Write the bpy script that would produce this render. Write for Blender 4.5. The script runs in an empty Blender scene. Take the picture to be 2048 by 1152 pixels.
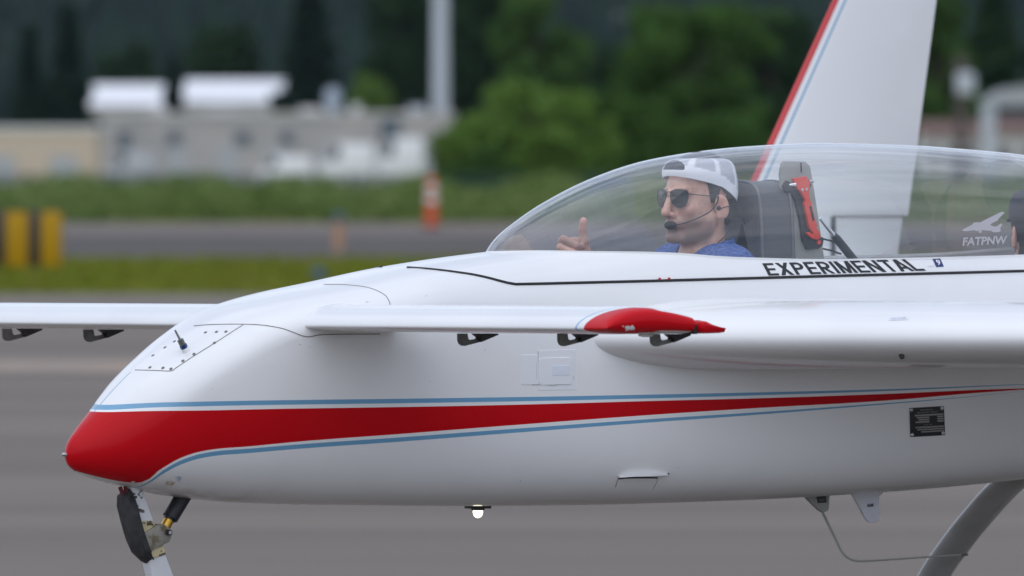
import bpy, bmesh, math, random
import numpy as np
from mathutils import Vector, Matrix
from mathutils.bvhtree import BVHTree
R = math.radians
scene = bpy.context.scene
col = scene.collection
rng = np.random.default_rng(7)
random.seed(7)

# ------------------------------------------------------------------ camera
F, HOR, CX, DIST, CAMZ = 17500.0, 330.0, 1024.0, 25.0, 1.6      # in pixels of a 2048 wide frame / metres
cam_d = bpy.data.cameras.new('camera'); cam = bpy.data.objects.new('camera', cam_d); col.objects.link(cam)
cam.location = (0, -DIST, CAMZ); cam.rotation_euler = (R(90), 0, 0)
cam_d.sensor_width = 36; cam_d.lens = 36 * F / 2048
cam_d.shift_y = -(576 - HOR) / 2048
cam_d.clip_start = .5; cam_d.clip_end = 20000
cam_d.dof.use_dof = True; cam_d.dof.focus_distance = DIST - .6; cam_d.dof.aperture_fstop = 5.2
cam_d.dof.aperture_blades = 0
scene.camera = cam

# ------------------------------------------------------------------ sky, sun, exposure
SUN_EL, SUN_AZ = R(60), R(205)          # azimuth clockwise from +Y; the sun stands high behind the photographer, veiled by cloud
world = bpy.data.worlds.new('World'); scene.world = world; world.use_nodes = True
wn, wl = world.node_tree.nodes, world.node_tree.links
wn.clear()
w_out = wn.new('ShaderNodeOutputWorld'); w_bg = wn.new('ShaderNodeBackground')
sky = wn.new('ShaderNodeTexSky'); sky.sky_type = 'NISHITA'; sky.sun_disc = False
sky.sun_elevation = SUN_EL; sky.sun_rotation = SUN_AZ; sky.air_density = 1.0; sky.dust_density = 2.0; sky.ozone_density = 1.0
# a broken cloud deck over the whole dome
w_tc = wn.new('ShaderNodeTexCoord'); w_map = wn.new('ShaderNodeMapping'); w_map.inputs['Scale'].default_value = (1.0, 1.0, 3.2)
w_noise = wn.new('ShaderNodeTexNoise'); w_noise.inputs['Scale'].default_value = 2.6; w_noise.inputs['Detail'].default_value = 7; w_noise.inputs['Roughness'].default_value = .55
w_ramp = wn.new('ShaderNodeValToRGB'); w_ramp.color_ramp.elements[0].position = .36; w_ramp.color_ramp.elements[1].position = .56
w_ramp.color_ramp.elements[0].color = (.45, .45, .45, 1); w_ramp.color_ramp.elements[1].color = (1, 1, 1, 1)
w_cl = wn.new('ShaderNodeValToRGB'); w_cl.color_ramp.elements[0].position = .35; w_cl.color_ramp.elements[1].position = .72
w_cl.color_ramp.elements[0].color = (6.2, 7.1, 9.0, 1); w_cl.color_ramp.elements[1].color = (8.8, 9.5, 11.2, 1)
w_mix = wn.new('ShaderNodeMixRGB')
wl.new(w_tc.outputs['Generated'], w_map.inputs[0]); wl.new(w_map.outputs[0], w_noise.inputs['Vector'])
wl.new(w_noise.outputs['Fac'], w_ramp.inputs[0]); wl.new(w_noise.outputs['Fac'], w_cl.inputs[0])
wl.new(w_ramp.outputs[0], w_mix.inputs[0]); wl.new(sky.outputs[0], w_mix.inputs[1]); wl.new(w_cl.outputs[0], w_mix.inputs[2])
w_nrm = wn.new('ShaderNodeVectorMath'); w_nrm.operation = 'NORMALIZE'; wl.new(w_tc.outputs['Generated'], w_nrm.inputs[0])
w_dot = wn.new('ShaderNodeVectorMath'); w_dot.operation = 'DOT_PRODUCT'; wl.new(w_nrm.outputs[0], w_dot.inputs[0])
w_dot.inputs[1].default_value = (math.cos(SUN_EL) * math.sin(SUN_AZ), math.cos(SUN_EL) * math.cos(SUN_AZ), math.sin(SUN_EL))
w_mx = wn.new('ShaderNodeMath'); w_mx.operation = 'MAXIMUM'; w_mx.inputs[1].default_value = 0; wl.new(w_dot.outputs['Value'], w_mx.inputs[0])
w_pw = wn.new('ShaderNodeMath'); w_pw.operation = 'POWER'; w_pw.inputs[1].default_value = 2.5; wl.new(w_mx.outputs[0], w_pw.inputs[0])
w_ma = wn.new('ShaderNodeMath'); w_ma.operation = 'MULTIPLY_ADD'; w_ma.inputs[1].default_value = .30; w_ma.inputs[2].default_value = 1.08; wl.new(w_pw.outputs[0], w_ma.inputs[0])
w_vs = wn.new('ShaderNodeVectorMath'); w_vs.operation = 'SCALE'; wl.new(w_mix.outputs[0], w_vs.inputs[0]); wl.new(w_ma.outputs[0], w_vs.inputs['Scale'])   # cloud glows round the veiled sun
wl.new(w_vs.outputs[0], w_bg.inputs[0]); w_bg.inputs[1].default_value = .09
wl.new(w_bg.outputs[0], w_out.inputs[0])
sun_d = bpy.data.lights.new('sun', 'SUN'); sun = bpy.data.objects.new('sun', sun_d); col.objects.link(sun)
sun_d.energy = .6; sun_d.angle = R(90); sun_d.color = (1, .93, .84)
sun.rotation_euler = (R(90) - SUN_EL, 0, -SUN_AZ + R(180)); sun.location = (0, 0, 60)
scene.view_settings.view_transform = 'Standard'; scene.view_settings.look = 'None'
scene.view_settings.exposure = 0.2; scene.view_settings.gamma = 1.0
scene.render.engine = 'CYCLES'
scene.cycles.use_denoising = True
scene.cycles.max_bounces = 10; scene.cycles.transparent_max_bounces = 16; scene.cycles.volume_bounces = 0

# ------------------------------------------------------------------ materials
def mat(name, color, rough=.6, metal=0, coat=0, spec=.5, noise=None, bump=None, emit=None, attr=None, trans=None):
    """noise=(scale, second colour, low, high[, stretch]); bump=(scale, strength); attr = name of a colour attribute"""
    m = bpy.data.materials.new(name); m.use_nodes = True
    n, l = m.node_tree.nodes, m.node_tree.links
    b = n['Principled BSDF']
    b.inputs['Base Color'].default_value = (*color, 1); b.inputs['Roughness'].default_value = rough
    b.inputs['Metallic'].default_value = metal; b.inputs['Coat Weight'].default_value = coat; b.inputs['Coat Roughness'].default_value = .04
    b.inputs['Specular IOR Level'].default_value = spec
    tc = n.new('ShaderNodeTexCoord')
    src = None
    if attr:
        a = n.new('ShaderNodeVertexColor'); a.layer_name = attr; src = a.outputs[0]
    if noise:
        mp = n.new('ShaderNodeMapping'); l.new(tc.outputs['Object'], mp.inputs[0])
        if len(noise) > 4: mp.inputs['Scale'].default_value = noise[4]
        t = n.new('ShaderNodeTexNoise'); t.inputs['Scale'].default_value = noise[0]; t.inputs['Detail'].default_value = 6
        l.new(mp.outputs[0], t.inputs['Vector'])
        mr = n.new('ShaderNodeMapRange'); mr.inputs[1].default_value = noise[2]; mr.inputs[2].default_value = noise[3]
        l.new(t.outputs['Fac'], mr.inputs[0])
        mx = n.new('ShaderNodeMixRGB'); l.new(mr.outputs[0], mx.inputs[0])
        if src: l.new(src, mx.inputs[1])
        else: mx.inputs[1].default_value = (*color, 1)
        mx.inputs[2].default_value = (*noise[1], 1); src = mx.outputs[0]
    if src: l.new(src, b.inputs['Base Color'])
    if bump:
        t2 = n.new('ShaderNodeTexNoise'); t2.inputs['Scale'].default_value = bump[0]; t2.inputs['Detail'].default_value = 4
        l.new(tc.outputs['Object'], t2.inputs['Vector'])
        bp = n.new('ShaderNodeBump'); bp.inputs['Strength'].default_value = bump[1]; bp.inputs['Distance'].default_value = .01
        l.new(t2.outputs['Fac'], bp.inputs['Height']); l.new(bp.outputs[0], b.inputs['Normal'])
    if emit:
        b.inputs['Emission Color'].default_value = (*emit[0], 1); b.inputs['Emission Strength'].default_value = emit[1]
    return m

WHITE = (.80, .80, .79); RED = (.50, .003, .008); BLUE = (.14, .34, .52)
M = dict(
    white=mat('white_paint', WHITE, .28, coat=.6, noise=(1.6, (.74, .74, .74), .45, .75)),
    seam=mat('seam_dark', (.16, .15, .14), .8),
    seal=mat('black_seal', (.012, .012, .013), .6),
    black=mat('black_plastic', (.018, .018, .02), .45),
    rubber=mat('rubber', (.022, .022, .023), .7, noise=(30, (.05, .05, .05), .4, .7)),
    red=mat('red_paint', RED, .25, coat=.6),
    steel=mat('steel', (.52, .52, .53), .32, metal=1, noise=(40, (.3, .28, .24), .5, .7)),
    bracket=mat('bracket_metal', (.20, .20, .19), .5, metal=.4, noise=(30, (.11, .11, .10), .4, .7)),
    dirty=mat('dirty_bracket', (.30, .28, .24), .55, metal=.3, noise=(45, (.16, .13, .07), .45, .6)),
    gold=mat('gold_anodised', (.62, .36, .06), .3, metal=.9),
    strut=mat('strut_paint', (.68, .69, .70), .4, noise=(28, (.10, .09, .07), .66, .69)),
    gear=mat('gear_leg_paint', (.50, .50, .49), .22, coat=.5, noise=(6, (.42, .42, .41), .4, .6)),
    fin=mat('antenna_white', (.74, .76, .80), .35),
    antenna=mat('antenna_grey', (.36, .36, .34), .5),
    leather=mat('grey_leather', (.10, .10, .105), .42, bump=(60, .15)),
    piping=mat('piping', (.17, .17, .175), .45),
    speckle=mat('speckled_grey', (.40, .385, .35), .75, noise=(700, (.27, .26, .235), .45, .6)),
    hammer=mat('hammer_orange', (.80, .06, .025), .4),
    ink=mat('black_vinyl', (.012, .013, .016), .4),
    navy=mat('navy_vinyl', (.02, .035, .16), .4),
    decal=mat('frosted_decal', (.42, .40, .42), .6),
    decalgrey=mat('grey_print', (.42, .44, .50), .6),
    plate=mat('data_plate_black', (.012, .012, .013), .4),
    platebar=mat('data_plate_metal', (.30, .29, .28), .4, metal=.5),
    tape=mat('clear_tape', (.785, .795, .81), .2),
    smudge=mat('smudge', (.50, .51, .54), .5),
    bluefit=mat('blue_fitting', (.02, .06, .18), .35, metal=.5),
    lamp=mat('lit_lens', (.9, .9, .8), .3, emit=((1, 1, .70), 2.2)),
    interior=mat('interior_grey', (.10, .10, .11), .8),
    lens=mat('sunglass_lens', (.012, .011, .011), .12, spec=.6),
    cable=mat('cable_black', (.015, .015, .016), .5),
    foam=mat('foam_black', (.013, .013, .014), .95, bump=(400, .4)),
    shirt=mat('heather_blue', (.035, .075, .27), .85, noise=(70, (.10, .17, .42), .42, .62, (1, 1, 3.5))),
    darkshirt=mat('dark_shirt', (.02, .02, .025), .9),
    hair=mat('dark_hair', (.022, .017, .015), .7, bump=(200, .5)),
    skin=mat('skin', (.5, .28, .2), .48, attr='Col', noise=(55, (.40, .17, .12), .45, 1.15)),
    cap=mat('cap_cloth', (.8, .8, .8), .85, attr='Col'),
    brim=mat('brim_cloth', (.02, .022, .028), .85),
    chrome=mat('chrome', (.75, .75, .76), .15, metal=1),
    prop=mat('propeller_wood', (.10, .05, .02), .4, coat=.4),
)
for k in ('skin',):
    b = M[k].node_tree.nodes['Principled BSDF']
    b.inputs['Subsurface Weight'].default_value = .12; b.inputs['Subsurface Radius'].default_value = (.012, .005, .003); b.inputs['Subsurface Scale'].default_value = .6

# ------------------------------------------------------------------ mesh helpers
def link(name, me, material=None, parent=None, smooth=True, label=None, cat=None, group=None, kind=None):
    o = bpy.data.objects.new(name, me); col.objects.link(o)
    if material: me.materials.append(material)
    if smooth: me.shade_smooth()
    if parent: o.parent = parent
    tag(o, label, cat, group, kind)
    return o
def tag(o, label=None, cat=None, group=None, kind=None):
    for k, v in (('label', label), ('category', cat), ('group', group), ('kind', kind)):
        if v: o[k] = v
    return o
def empty(name, loc=(0, 0, 0), rz=0, **kw):
    o = bpy.data.objects.new(name, None); col.objects.link(o); o.location = loc; o.rotation_euler = (0, 0, rz); o.empty_display_size = .2
    return tag(o, **kw)
def copy_tree(o, parent=None):
    c = o.copy(); col.objects.link(c); c.parent = parent
    for ch in list(o.children): copy_tree(ch, c)
    return c

class MB:
    def __init__(s): s.v = []; s.f = []
    def add(s, v, f):
        k = len(s.v); s.v += [tuple(p) for p in v]; s.f += [tuple(i + k for i in q) for q in f]; return s
    def box(s, x0, x1, y0, y1, z0, z1):
        v = [(x, y, z) for x in (x0, x1) for y in (y0, y1) for z in (z0, z1)]
        return s.add(v, [(0, 1, 3, 2), (4, 6, 7, 5), (0, 4, 5, 1), (2, 3, 7, 6), (0, 2, 6, 4), (1, 5, 7, 3)])
    def prism(s, poly, y0, y1, axis='y'):
        n = len(poly)
        if axis == 'y': v = [(a, y0, b) for a, b in poly] + [(a, y1, b) for a, b in poly]
        elif axis == 'x': v = [(y0, a, b) for a, b in poly] + [(y1, a, b) for a, b in poly]
        else: v = [(a, b, y0) for a, b in poly] + [(a, b, y1) for a, b in poly]
        f = [tuple(range(n)), tuple(range(2 * n - 1, n - 1, -1))] + [(i, i + n, (i + 1) % n + n, (i + 1) % n) for i in range(n)]
        return s.add(v, f)
    def tube(s, pts, r, seg=10, cap=True, squash=None):
        pts = [Vector(p) for p in pts]; n = len(pts)
        rad = r if hasattr(r, '__len__') else [r] * n
        t0 = (pts[1] - pts[0]).normalized(); up = Vector((0, 0, 1)) if abs(t0.z) < .9 else Vector((1, 0, 0))
        u = t0.cross(up).normalized(); v = []
        for i in range(n):
            t = (pts[min(i + 1, n - 1)] - pts[max(i - 1, 0)]).normalized()
            u = (u - t * u.dot(t)).normalized(); w = t.cross(u)
            sq = squash or (1, 1)
            for k in range(seg):
                a = 2 * math.pi * k / seg
                v.append(pts[i] + u * (math.cos(a) * rad[i] * sq[0]) + w * (math.sin(a) * rad[i] * sq[1]))
        f = [(i * seg + k, i * seg + (k + 1) % seg, (i + 1) * seg + (k + 1) % seg, (i + 1) * seg + k) for i in range(n - 1) for k in range(seg)]
        if cap: f += [tuple(range(seg - 1, -1, -1)), tuple((n - 1) * seg + k for k in range(seg))]
        return s.add(v, f)
    def ball(s, c, r, seg=16, ring=10):
        if not hasattr(r, '__len__'): r = (r, r, r)
        v = [(c[0], c[1], c[2] + r[2])]
        for i in range(1, ring):
            t = math.pi * i / ring
            for k in range(seg):
                a = 2 * math.pi * k / seg
                v.append((c[0] + r[0] * math.sin(t) * math.cos(a), c[1] + r[1] * math.sin(t) * math.sin(a), c[2] + r[2] * math.cos(t)))
        v.append((c[0], c[1], c[2] - r[2])); e = len(v) - 1
        f = [(0, 1 + k, 1 + (k + 1) % seg) for k in range(seg)]
        for i in range(ring - 2):
            o = 1 + i * seg
            f += [(o + k, o + seg + k, o + seg + (k + 1) % seg, o + (k + 1) % seg) for k in range(seg)]
        o = 1 + (ring - 2) * seg
        f += [(o + k, e, o + (k + 1) % seg) for k in range(seg)]
        return s.add(v, f)
    def grid(s, rows, closed=False):
        n = len(rows[0]); v = [p for r_ in rows for p in r_]
        m = n if closed else n - 1
        return s.add(v, [(i * n + k, i * n + (k + 1) % n, (i + 1) * n + (k + 1) % n, (i + 1) * n + k) for i in range(len(rows) - 1) for k in range(m)])
    def mesh(s, name, bevel=0, seg=2, fix=True):
        me = bpy.data.meshes.new(name); me.from_pydata(s.v, [], s.f)
        if fix or bevel:
            bm = bmesh.new(); bm.from_mesh(me); bmesh.ops.remove_doubles(bm, verts=bm.verts, dist=1e-6)
            bmesh.ops.recalc_face_normals(bm, faces=bm.faces)
            if bevel:
                ed = [e for e in bm.edges if len(e.link_faces) == 2 and e.calc_face_angle(0) > .5]
                bmesh.ops.bevel(bm, geom=ed, offset=bevel, segments=seg, affect='EDGES', profile=.5)
            bm.to_mesh(me); bm.free()
        me.update(); return me
    def build(s, name, material, parent=None, bevel=0, seg=2, smooth=None, fix=True, **kw):
        me = s.mesh(name, bevel, seg, fix)
        o = link(name, me, material, parent, smooth=True, **kw)
        if smooth is None: sharp(me, 40)
        elif smooth is False: me.shade_flat()
        return o
def sharp(me, deg):
    me.set_sharp_from_angle(angle=R(deg))

def pchip(xs, ys):
    xs = np.array(xs, float); ys = np.array(ys, float); h = np.diff(xs); d = np.diff(ys) / h
    m = np.zeros_like(xs); m[0] = d[0]; m[-1] = d[-1]
    for i in range(1, len(xs) - 1):
        if d[i - 1] * d[i] > 0:
            w1, w2 = 2 * h[i] + h[i - 1], h[i] + 2 * h[i - 1]; m[i] = (w1 + w2) / (w1 / d[i - 1] + w2 / d[i])
    def f(x):
        x = np.clip(np.asarray(x, float), xs[0], xs[-1]); i = np.clip(np.searchsorted(xs, x) - 1, 0, len(h) - 1)
        t = (x - xs[i]) / h[i]
        return (2 * t**3 - 3 * t**2 + 1) * ys[i] + (t**3 - 2 * t**2 + t) * h[i] * m[i] + (3 * t**2 - 2 * t**3) * ys[i + 1] + (t**3 - t**2) * h[i] * m[i + 1]
    return f
def cut(bm, fn):
    """split the faces of bm along fn(co) = 0"""
    val = {v: (fn(v.co) or 1e-9) for v in bm.verts}
    new = []
    for e in list(bm.edges):
        a, b = e.verts; fa, fb = val[a], val[b]
        if fa * fb < 0:
            t = min(max(fa / (fa - fb), .002), .998); _, nv = bmesh.utils.edge_split(e, a, t); new.append(nv)
    bmesh.ops.connect_verts(bm, verts=new)
    for v in bm.verts: v.tag = False
    for v in new: v.tag = True
def keep(bm, fn):
    dead = []
    for f in bm.faces:
        c = [v for v in f.verts if not v.tag]
        s = sum(fn(v.co) for v in c) if c else fn(f.calc_center_median())
        if s < 0: dead.append(f)
    bmesh.ops.delete(bm, geom=dead, context='FACES')
def to_obj(bm, name, material, parent, **kw):
    me = bpy.data.meshes.new(name); bm.to_mesh(me); return link(name, me, material, parent, **kw)
def catmull(pts, n=8):
    pts = [np.array(p, float) for p in pts]; P = [2 * pts[0] - pts[1]] + pts + [2 * pts[-1] - pts[-2]]; out = []
    for i in range(1, len(P) - 2):
        for t in np.linspace(0, 1, n, endpoint=False):
            a, b, c, d = P[i - 1:i + 3]
            out.append(.5 * (2 * b + (c - a) * t + (2 * a - 5 * b + 4 * c - d) * t**2 + (3 * b - a - 3 * c + d) * t**3))
    out.append(pts[-1]); return out

def np_mesh(name, V, Q, colors=None):
    me = bpy.data.meshes.new(name); me.vertices.add(len(V)); me.vertices.foreach_set('co', np.asarray(V, np.float32).ravel())
    Q = np.asarray(Q, np.int32); n = Q.shape[1]
    me.loops.add(Q.size); me.loops.foreach_set('vertex_index', Q.ravel()); me.polygons.add(len(Q)); me.polygons.foreach_set('loop_start', np.arange(0, Q.size, n, dtype=np.int32))
    me.update(calc_edges=True); me.validate()
    if colors is not None:
        a = me.color_attributes.new('Col', 'FLOAT_COLOR', 'POINT'); c = np.ones((len(me.vertices), 4), np.float32); c[:, :3] = colors; a.data.foreach_set('color', c.ravel())
    return me

# ================================================================== the airfield and what lies behind it
def wpt(px, py, Z): return Vector(((px - CX) / F * Z, Z - DIST, CAMZ - (py - HOR) / F * Z))
def ground_z(py): return F * CAMZ / (py - HOR)          # distance at which level ground shows on that row
def sheet_obj(name, x0, x1, y0, y1, z, m_, nx=1, ny=1):
    V = [(x0 + (x1 - x0) * i / nx, y0 + (y1 - y0) * j / ny, z) for i in range(nx + 1) for j in range(ny + 1)]
    me = bpy.data.meshes.new(name); me.from_pydata(V, [], [(i * (ny + 1) + j, (i + 1) * (ny + 1) + j, (i + 1) * (ny + 1) + j + 1, i * (ny + 1) + j + 1) for i in range(nx) for j in range(ny)])
    return link(name, me, m_, smooth=False, kind='structure')
M['field'] = mat('field_grass', (.12, .155, .014), .95, spec=.05, noise=(.35, (.15, .12, .03), .45, .7, (.5, 1, 1)))
M['asphalt'] = mat('apron_asphalt', (.190, .164, .140), .9, spec=.08, noise=(.30, (.138, .123, .110), .38, .72, (.22, 1, 1)), bump=(55, .25))
M['asphalt2'] = mat('taxiway_asphalt', (.088, .080, .076), .95, spec=.1, noise=(.2, (.108, .098, .092), .4, .7))
M['shoulder'] = mat('shoulder_asphalt', (.185, .155, .135), .95, spec=.1, noise=(.2, (.15, .13, .115), .4, .7))
M['oldpaint'] = mat('worn_paint', (.31, .245, .19), .9, spec=.1, noise=(1.5, (.25, .215, .185), .35, .65))
EA = ground_z(589) - DIST; T0, T1, T2 = ground_z(522) - DIST, ground_z(468) - DIST, ground_z(446) - DIST
sheet_obj('ground', -4000, 4000, -2500, 4200, 0, M['field'])
sheet_obj('apron', -400, 400, -300, EA, .004, M['asphalt'])
sheet_obj('taxiway', -600, 600, T0, T1, .004, M['asphalt2']); sheet_obj('taxiway_shoulder', -600, 600, T1 + .01, T2, .004, M['shoulder'])
sheet_obj('painted_line', -300, 300, ground_z(748) - DIST, ground_z(722) - DIST, .008, M['oldpaint'])
# ---- leaf masses
def leaf_quads(C, size, up=.3, seed=1):
    g = np.random.default_rng(seed); n = len(C); a = g.normal(size=(n, 3)); a /= np.linalg.norm(a, axis=1)[:, None]
    b = g.normal(size=(n, 3)); b -= a * (a * b).sum(1)[:, None]; b /= np.linalg.norm(b, axis=1)[:, None]
    s = (np.asarray(size) * g.uniform(.6, 1.3, n))[:, None]; V = np.stack([C - a * s, C + b * s * .55, C + a * s, C - b * s * .55], 1).reshape(-1, 3)
    return V, np.arange(4 * n).reshape(-1, 4)
def leaf_mat(name, c, c2, trans=.25, scale=.9):
    m = mat(name, c, .8, spec=.08, noise=(scale, c2, .35, .65)); n, l = m.node_tree.nodes, m.node_tree.links; b = n['Principled BSDF']; o = n['Material Output']
    t = n.new('ShaderNodeBsdfTranslucent'); l.new(b.inputs['Base Color'].links[0].from_socket, t.inputs[0]); mx = n.new('ShaderNodeMixShader'); mx.inputs[0].default_value = trans
    l.new(b.outputs[0], mx.inputs[1]); l.new(t.outputs[0], mx.inputs[2]); l.new(mx.outputs[0], o.inputs[0]); return m
LM = [leaf_mat('leaves_dark', (.016, .042, .016), (.026, .060, .020)), leaf_mat('leaves_mid', (.045, .105, .022), (.080, .155, .032)), leaf_mat('leaves_bright', (.105, .195, .032), (.15, .25, .05)), leaf_mat('leaves_fir', (.010, .026, .016), (.016, .038, .020)), leaf_mat('leaves_hill', (.005, .018, .015), (.020, .046, .026), scale=.03)]
M['bark'] = mat('bark', (.06, .045, .035), .95)
M['brush'] = leaf_mat('brush_leaves', (.10, .165, .040), (.19, .24, .08)); M['blade'] = leaf_mat('grass_blades', (.125, .19, .014), (.22, .20, .035))
def tree(px, top, base_px_w, Z, kind, lm, label, seed, cat='tree', name=None, low=.12):
    g = np.random.default_rng(seed); X = (px - CX) / F * Z; H = CAMZ + (HOR - top) / F * Z; W = base_px_w / F * Z / 2
    root = empty(name or ('conifer_tree' if kind == 'fir' else 'broadleaf_tree' if cat == 'tree' else 'shrub'), (X, Z - DIST, 0), g.uniform(0, 6), label=label, cat=cat, group='trees and shrubs beyond the airfield')
    if kind == 'fir':
        MB().tube([(0, 0, 0), (0, 0, H * .5), (0, 0, H * .97)], [.03 * H * .6, .012 * H, .002 * H], 8).build('trunk', M['bark'], root)
        n = 2600; t = g.uniform(0, 1, n)**.8; lay = np.round(t * 16) / 16; t = lay + g.normal(0, .014, n); rr = W * (1 - t)**.85 * (.35 + .65 * np.sqrt(g.uniform(0, 1, n))); a = g.uniform(0, 2 * math.pi, n)
        rr *= 1 + .25 * np.sin(a * 3 + lay * 40); rr *= (.62 + .55 * g.uniform(0, 1, 17)[np.clip((lay * 16).astype(int), 0, 16)]); C = np.stack([rr * np.cos(a), rr * np.sin(a), H * (low + (1 - low) * t) - rr * .35 + .02 * H], 1); V, Q = leaf_quads(C, .045 * H + 0 * t, seed=seed)
    else:
        limbs = MB(); limbs.tube([(0, 0, 0), (0, 0, H * .3), (.02 * W, 0, H * .6)], [.035 * H, .026 * H, .012 * H], 8); C = []
        nb = 44
        for i in range(nb):
            a, e = g.uniform(0, 2 * math.pi), g.uniform(low if cat == 'tree' else .05, .95); r_ = W * g.uniform(.35, .85) * math.sqrt(max(1 - ((e - .45) / .62)**2, .05)); c = np.array((r_ * math.cos(a), r_ * math.sin(a), H * e))
            s0 = np.array((0, 0, H * max(.12, e * .55))); limbs.tube([tuple(s0), tuple((s0 + c) / 2 + (0, 0, .03 * H)), tuple(c)], [.012 * H, .008 * H, .003 * H], 5)
            q = g.normal(size=(120, 3)); q /= np.linalg.norm(q, axis=1)[:, None]; q *= g.uniform(.45, 1, (120, 1))**.5; C.append(c + q * np.array((W * .33, W * .33, H * .10)) * g.uniform(.7, 1.25))
        limbs.build('trunk', M['bark'], root, fix=False); C = np.concatenate(C); C[:, 2] = np.clip(C[:, 2], .05, None); V, Q = leaf_quads(C, .030 * H + .02 * W, seed=seed)
    link('crown', np_mesh('crown', V, Q), lm, root, smooth=False); return root
T = [
 (60, 60, 110, 860, 'fir', 3, 'dark fir at the far left, above the beige building'), (136, 22, 130, 875, 'fir', 3, 'tall dark fir just left of the first white roof'), (346, 120, 80, 880, 'fir', 3, 'slim dark fir between the two white roofs'),
 (618, -40, 190, 880, 'fir', 3, 'big black-green fir right of the second white roof'), (735, 150, 100, 860, 'leaf', 2, 'small bright round tree between the big fir and the steel pole'), (805, -25, 170, 900, 'leaf', 0, 'dark tree just left of the steel pole'),
 (965, -40, 190, 850, 'leaf', 0, 'dark tree just right of the steel pole'), (1075, -20, 200, 720, 'leaf', 1, 'olive green tree behind the wide shrub'), (1385, 8, 360, 500, 'leaf', 1, 'tall full green tree left of the tail fin'),
 (1560, 40, 180, 640, 'leaf', 0, 'dark tree partly hidden behind the tail fin'), (1880, -40, 150, 640, 'leaf', 1, 'green tree just right of the tail fin'), (1990, -60, 200, 700, 'fir', 0, 'dark fir at the far right behind the brown roofs'),
 (250, 95, 150, 980, 'leaf', 0, 'dark tree rising behind the first white roof'), (455, 60, 180, 990, 'leaf', 0, 'dark tree rising behind the second white roof'), (1300, 60, 150, 800, 'fir', 0, 'dark fir between the olive tree and the tall full tree'), (1190, 75, 230, 760, 'leaf', 0, 'broad dark tree above the gap between the two green shrubs'), (1490, 20, 240, 720, 'leaf', 1, 'mid green tree between the tall full tree and the tail fin'), (880, 70, 150, 930, 'leaf', 0, 'dark round tree standing directly behind the steel pole')]
for i, (px, top, w_, Z, kd, lm, lab) in enumerate(T): tree(px, top, w_, Z, kd, LM[lm], lab, 100 + i)
for i, (px, top, w_, Z, lm, lab) in enumerate([(1075, 172, 330, 430, 2, 'wide bright shrub right of the steel pole'), (1245, 190, 240, 445, 1, 'green shrub in front of the tall full tree'), (905, 258, 110, 400, 2, 'small shrub at the foot of the steel pole'), (1450, 230, 240, 420, 1, 'shrub just behind the canopy top'), (980, 300, 150, 390, 1, 'low shrub in front of the wide bright shrub')]):
    tree(px, top, w_, Z, 'leaf', LM[lm], lab, 200 + i, cat='shrub')
# ---- rough brush belt and short grass
g = np.random.default_rng(5); n = 52000; X = g.uniform(-34, 34, n); Y = T2 + 1.0 + (46 * g.uniform(0, 1, n)**1.2)
hh = .75 + .55 * np.sin(X * .55 + 1.3 * np.sin(Y * .2)) * np.sin(Y * .33 + X * .21) + .35 * np.sin(X * 1.7) + (Y - T2) * .012; hh = np.clip(hh * .74, .30, 1.35)
V, Q = leaf_quads(np.stack([X, Y, hh * g.uniform(0.03, 1, n)**.7], 1), .16 + 0 * X, seed=9)
link('brush', np_mesh('brush', V, Q), M['brush'], smooth=False, label='tall green brush along the far side of the taxiway', cat='brush', kind='stuff')
n = 30000; X = g.uniform(-14, 14, n); Y = EA + (T0 - EA) * g.uniform(0.005, .995, n); V, Q = leaf_quads(np.stack([X, Y, g.uniform(.01, .10, n)], 1), .06 + 0 * X, seed=10)
link('grass', np_mesh('grass', V, Q), M['blade'], smooth=False, label='mown green grass strip between apron and taxiway', cat='grass', kind='stuff')
# ---- wooded hill
def hill_h(x, y):
    t = np.clip((y - 1900) / 1300, 0, 1); s = t * t * (3 - 2 * t); crest = 82 + 10 * np.sin(x * .012 + .6) + 7 * np.sin(x * .03); crest = crest - 30 * np.exp(-((x - 36) / 26)**2)
    return s * crest
nx_, ny_ = 60, 24; gx = np.linspace(-900, 900, nx_); gy = np.linspace(1880, 3600, ny_)
V = [(x, y, float(hill_h(x, y)) + (0 if j else -1)) for x in gx for j, y in enumerate(gy)]
me = bpy.data.meshes.new('hill'); me.from_pydata(V, [], [(i * ny_ + j, (i + 1) * ny_ + j, (i + 1) * ny_ + j + 1, i * ny_ + j + 1) for i in range(nx_ - 1) for j in range(ny_ - 1)]); link('hill', me, mat('hill_floor', (.02, .035, .018), .95), kind='structure')
cv, cf = [], []; n = 5200; X = g.uniform(-420, 420, n); Y = 1900 + 1350 * g.uniform(0, 1, n); Hh = g.uniform(11, 22, n)
for x, y, h_ in zip(X, Y, Hh):
    z = float(hill_h(x, y)); k = len(cv); w_ = h_ * g.uniform(.17, .28)
    for zz, r_ in ((.08, 1), (.45, .72), (.42, .95), (.75, .42), (.72, .62)):
        for a in range(6): aa = a * math.pi / 3 + h_; cv.append((x + w_ * r_ * math.cos(aa), y + w_ * r_ * math.sin(aa), z + h_ * zz))
    cv.append((x, y, z + h_))
    for lv in range(4): cf += [(k + lv * 6 + a, k + lv * 6 + (a + 1) % 6, k + lv * 6 + 6 + (a + 1) % 6, k + lv * 6 + 6 + a) for a in range(6)]
    cf += [(k + 24 + a, k + 24 + (a + 1) % 6, k + 30) for a in range(6)]
me = bpy.data.meshes.new('hillside_forest'); me.from_pydata(cv, [], cf); link('hillside_forest', me, LM[4], smooth=False, label='dark conifer forest covering the far hillside', cat='forest', kind='stuff')

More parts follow.
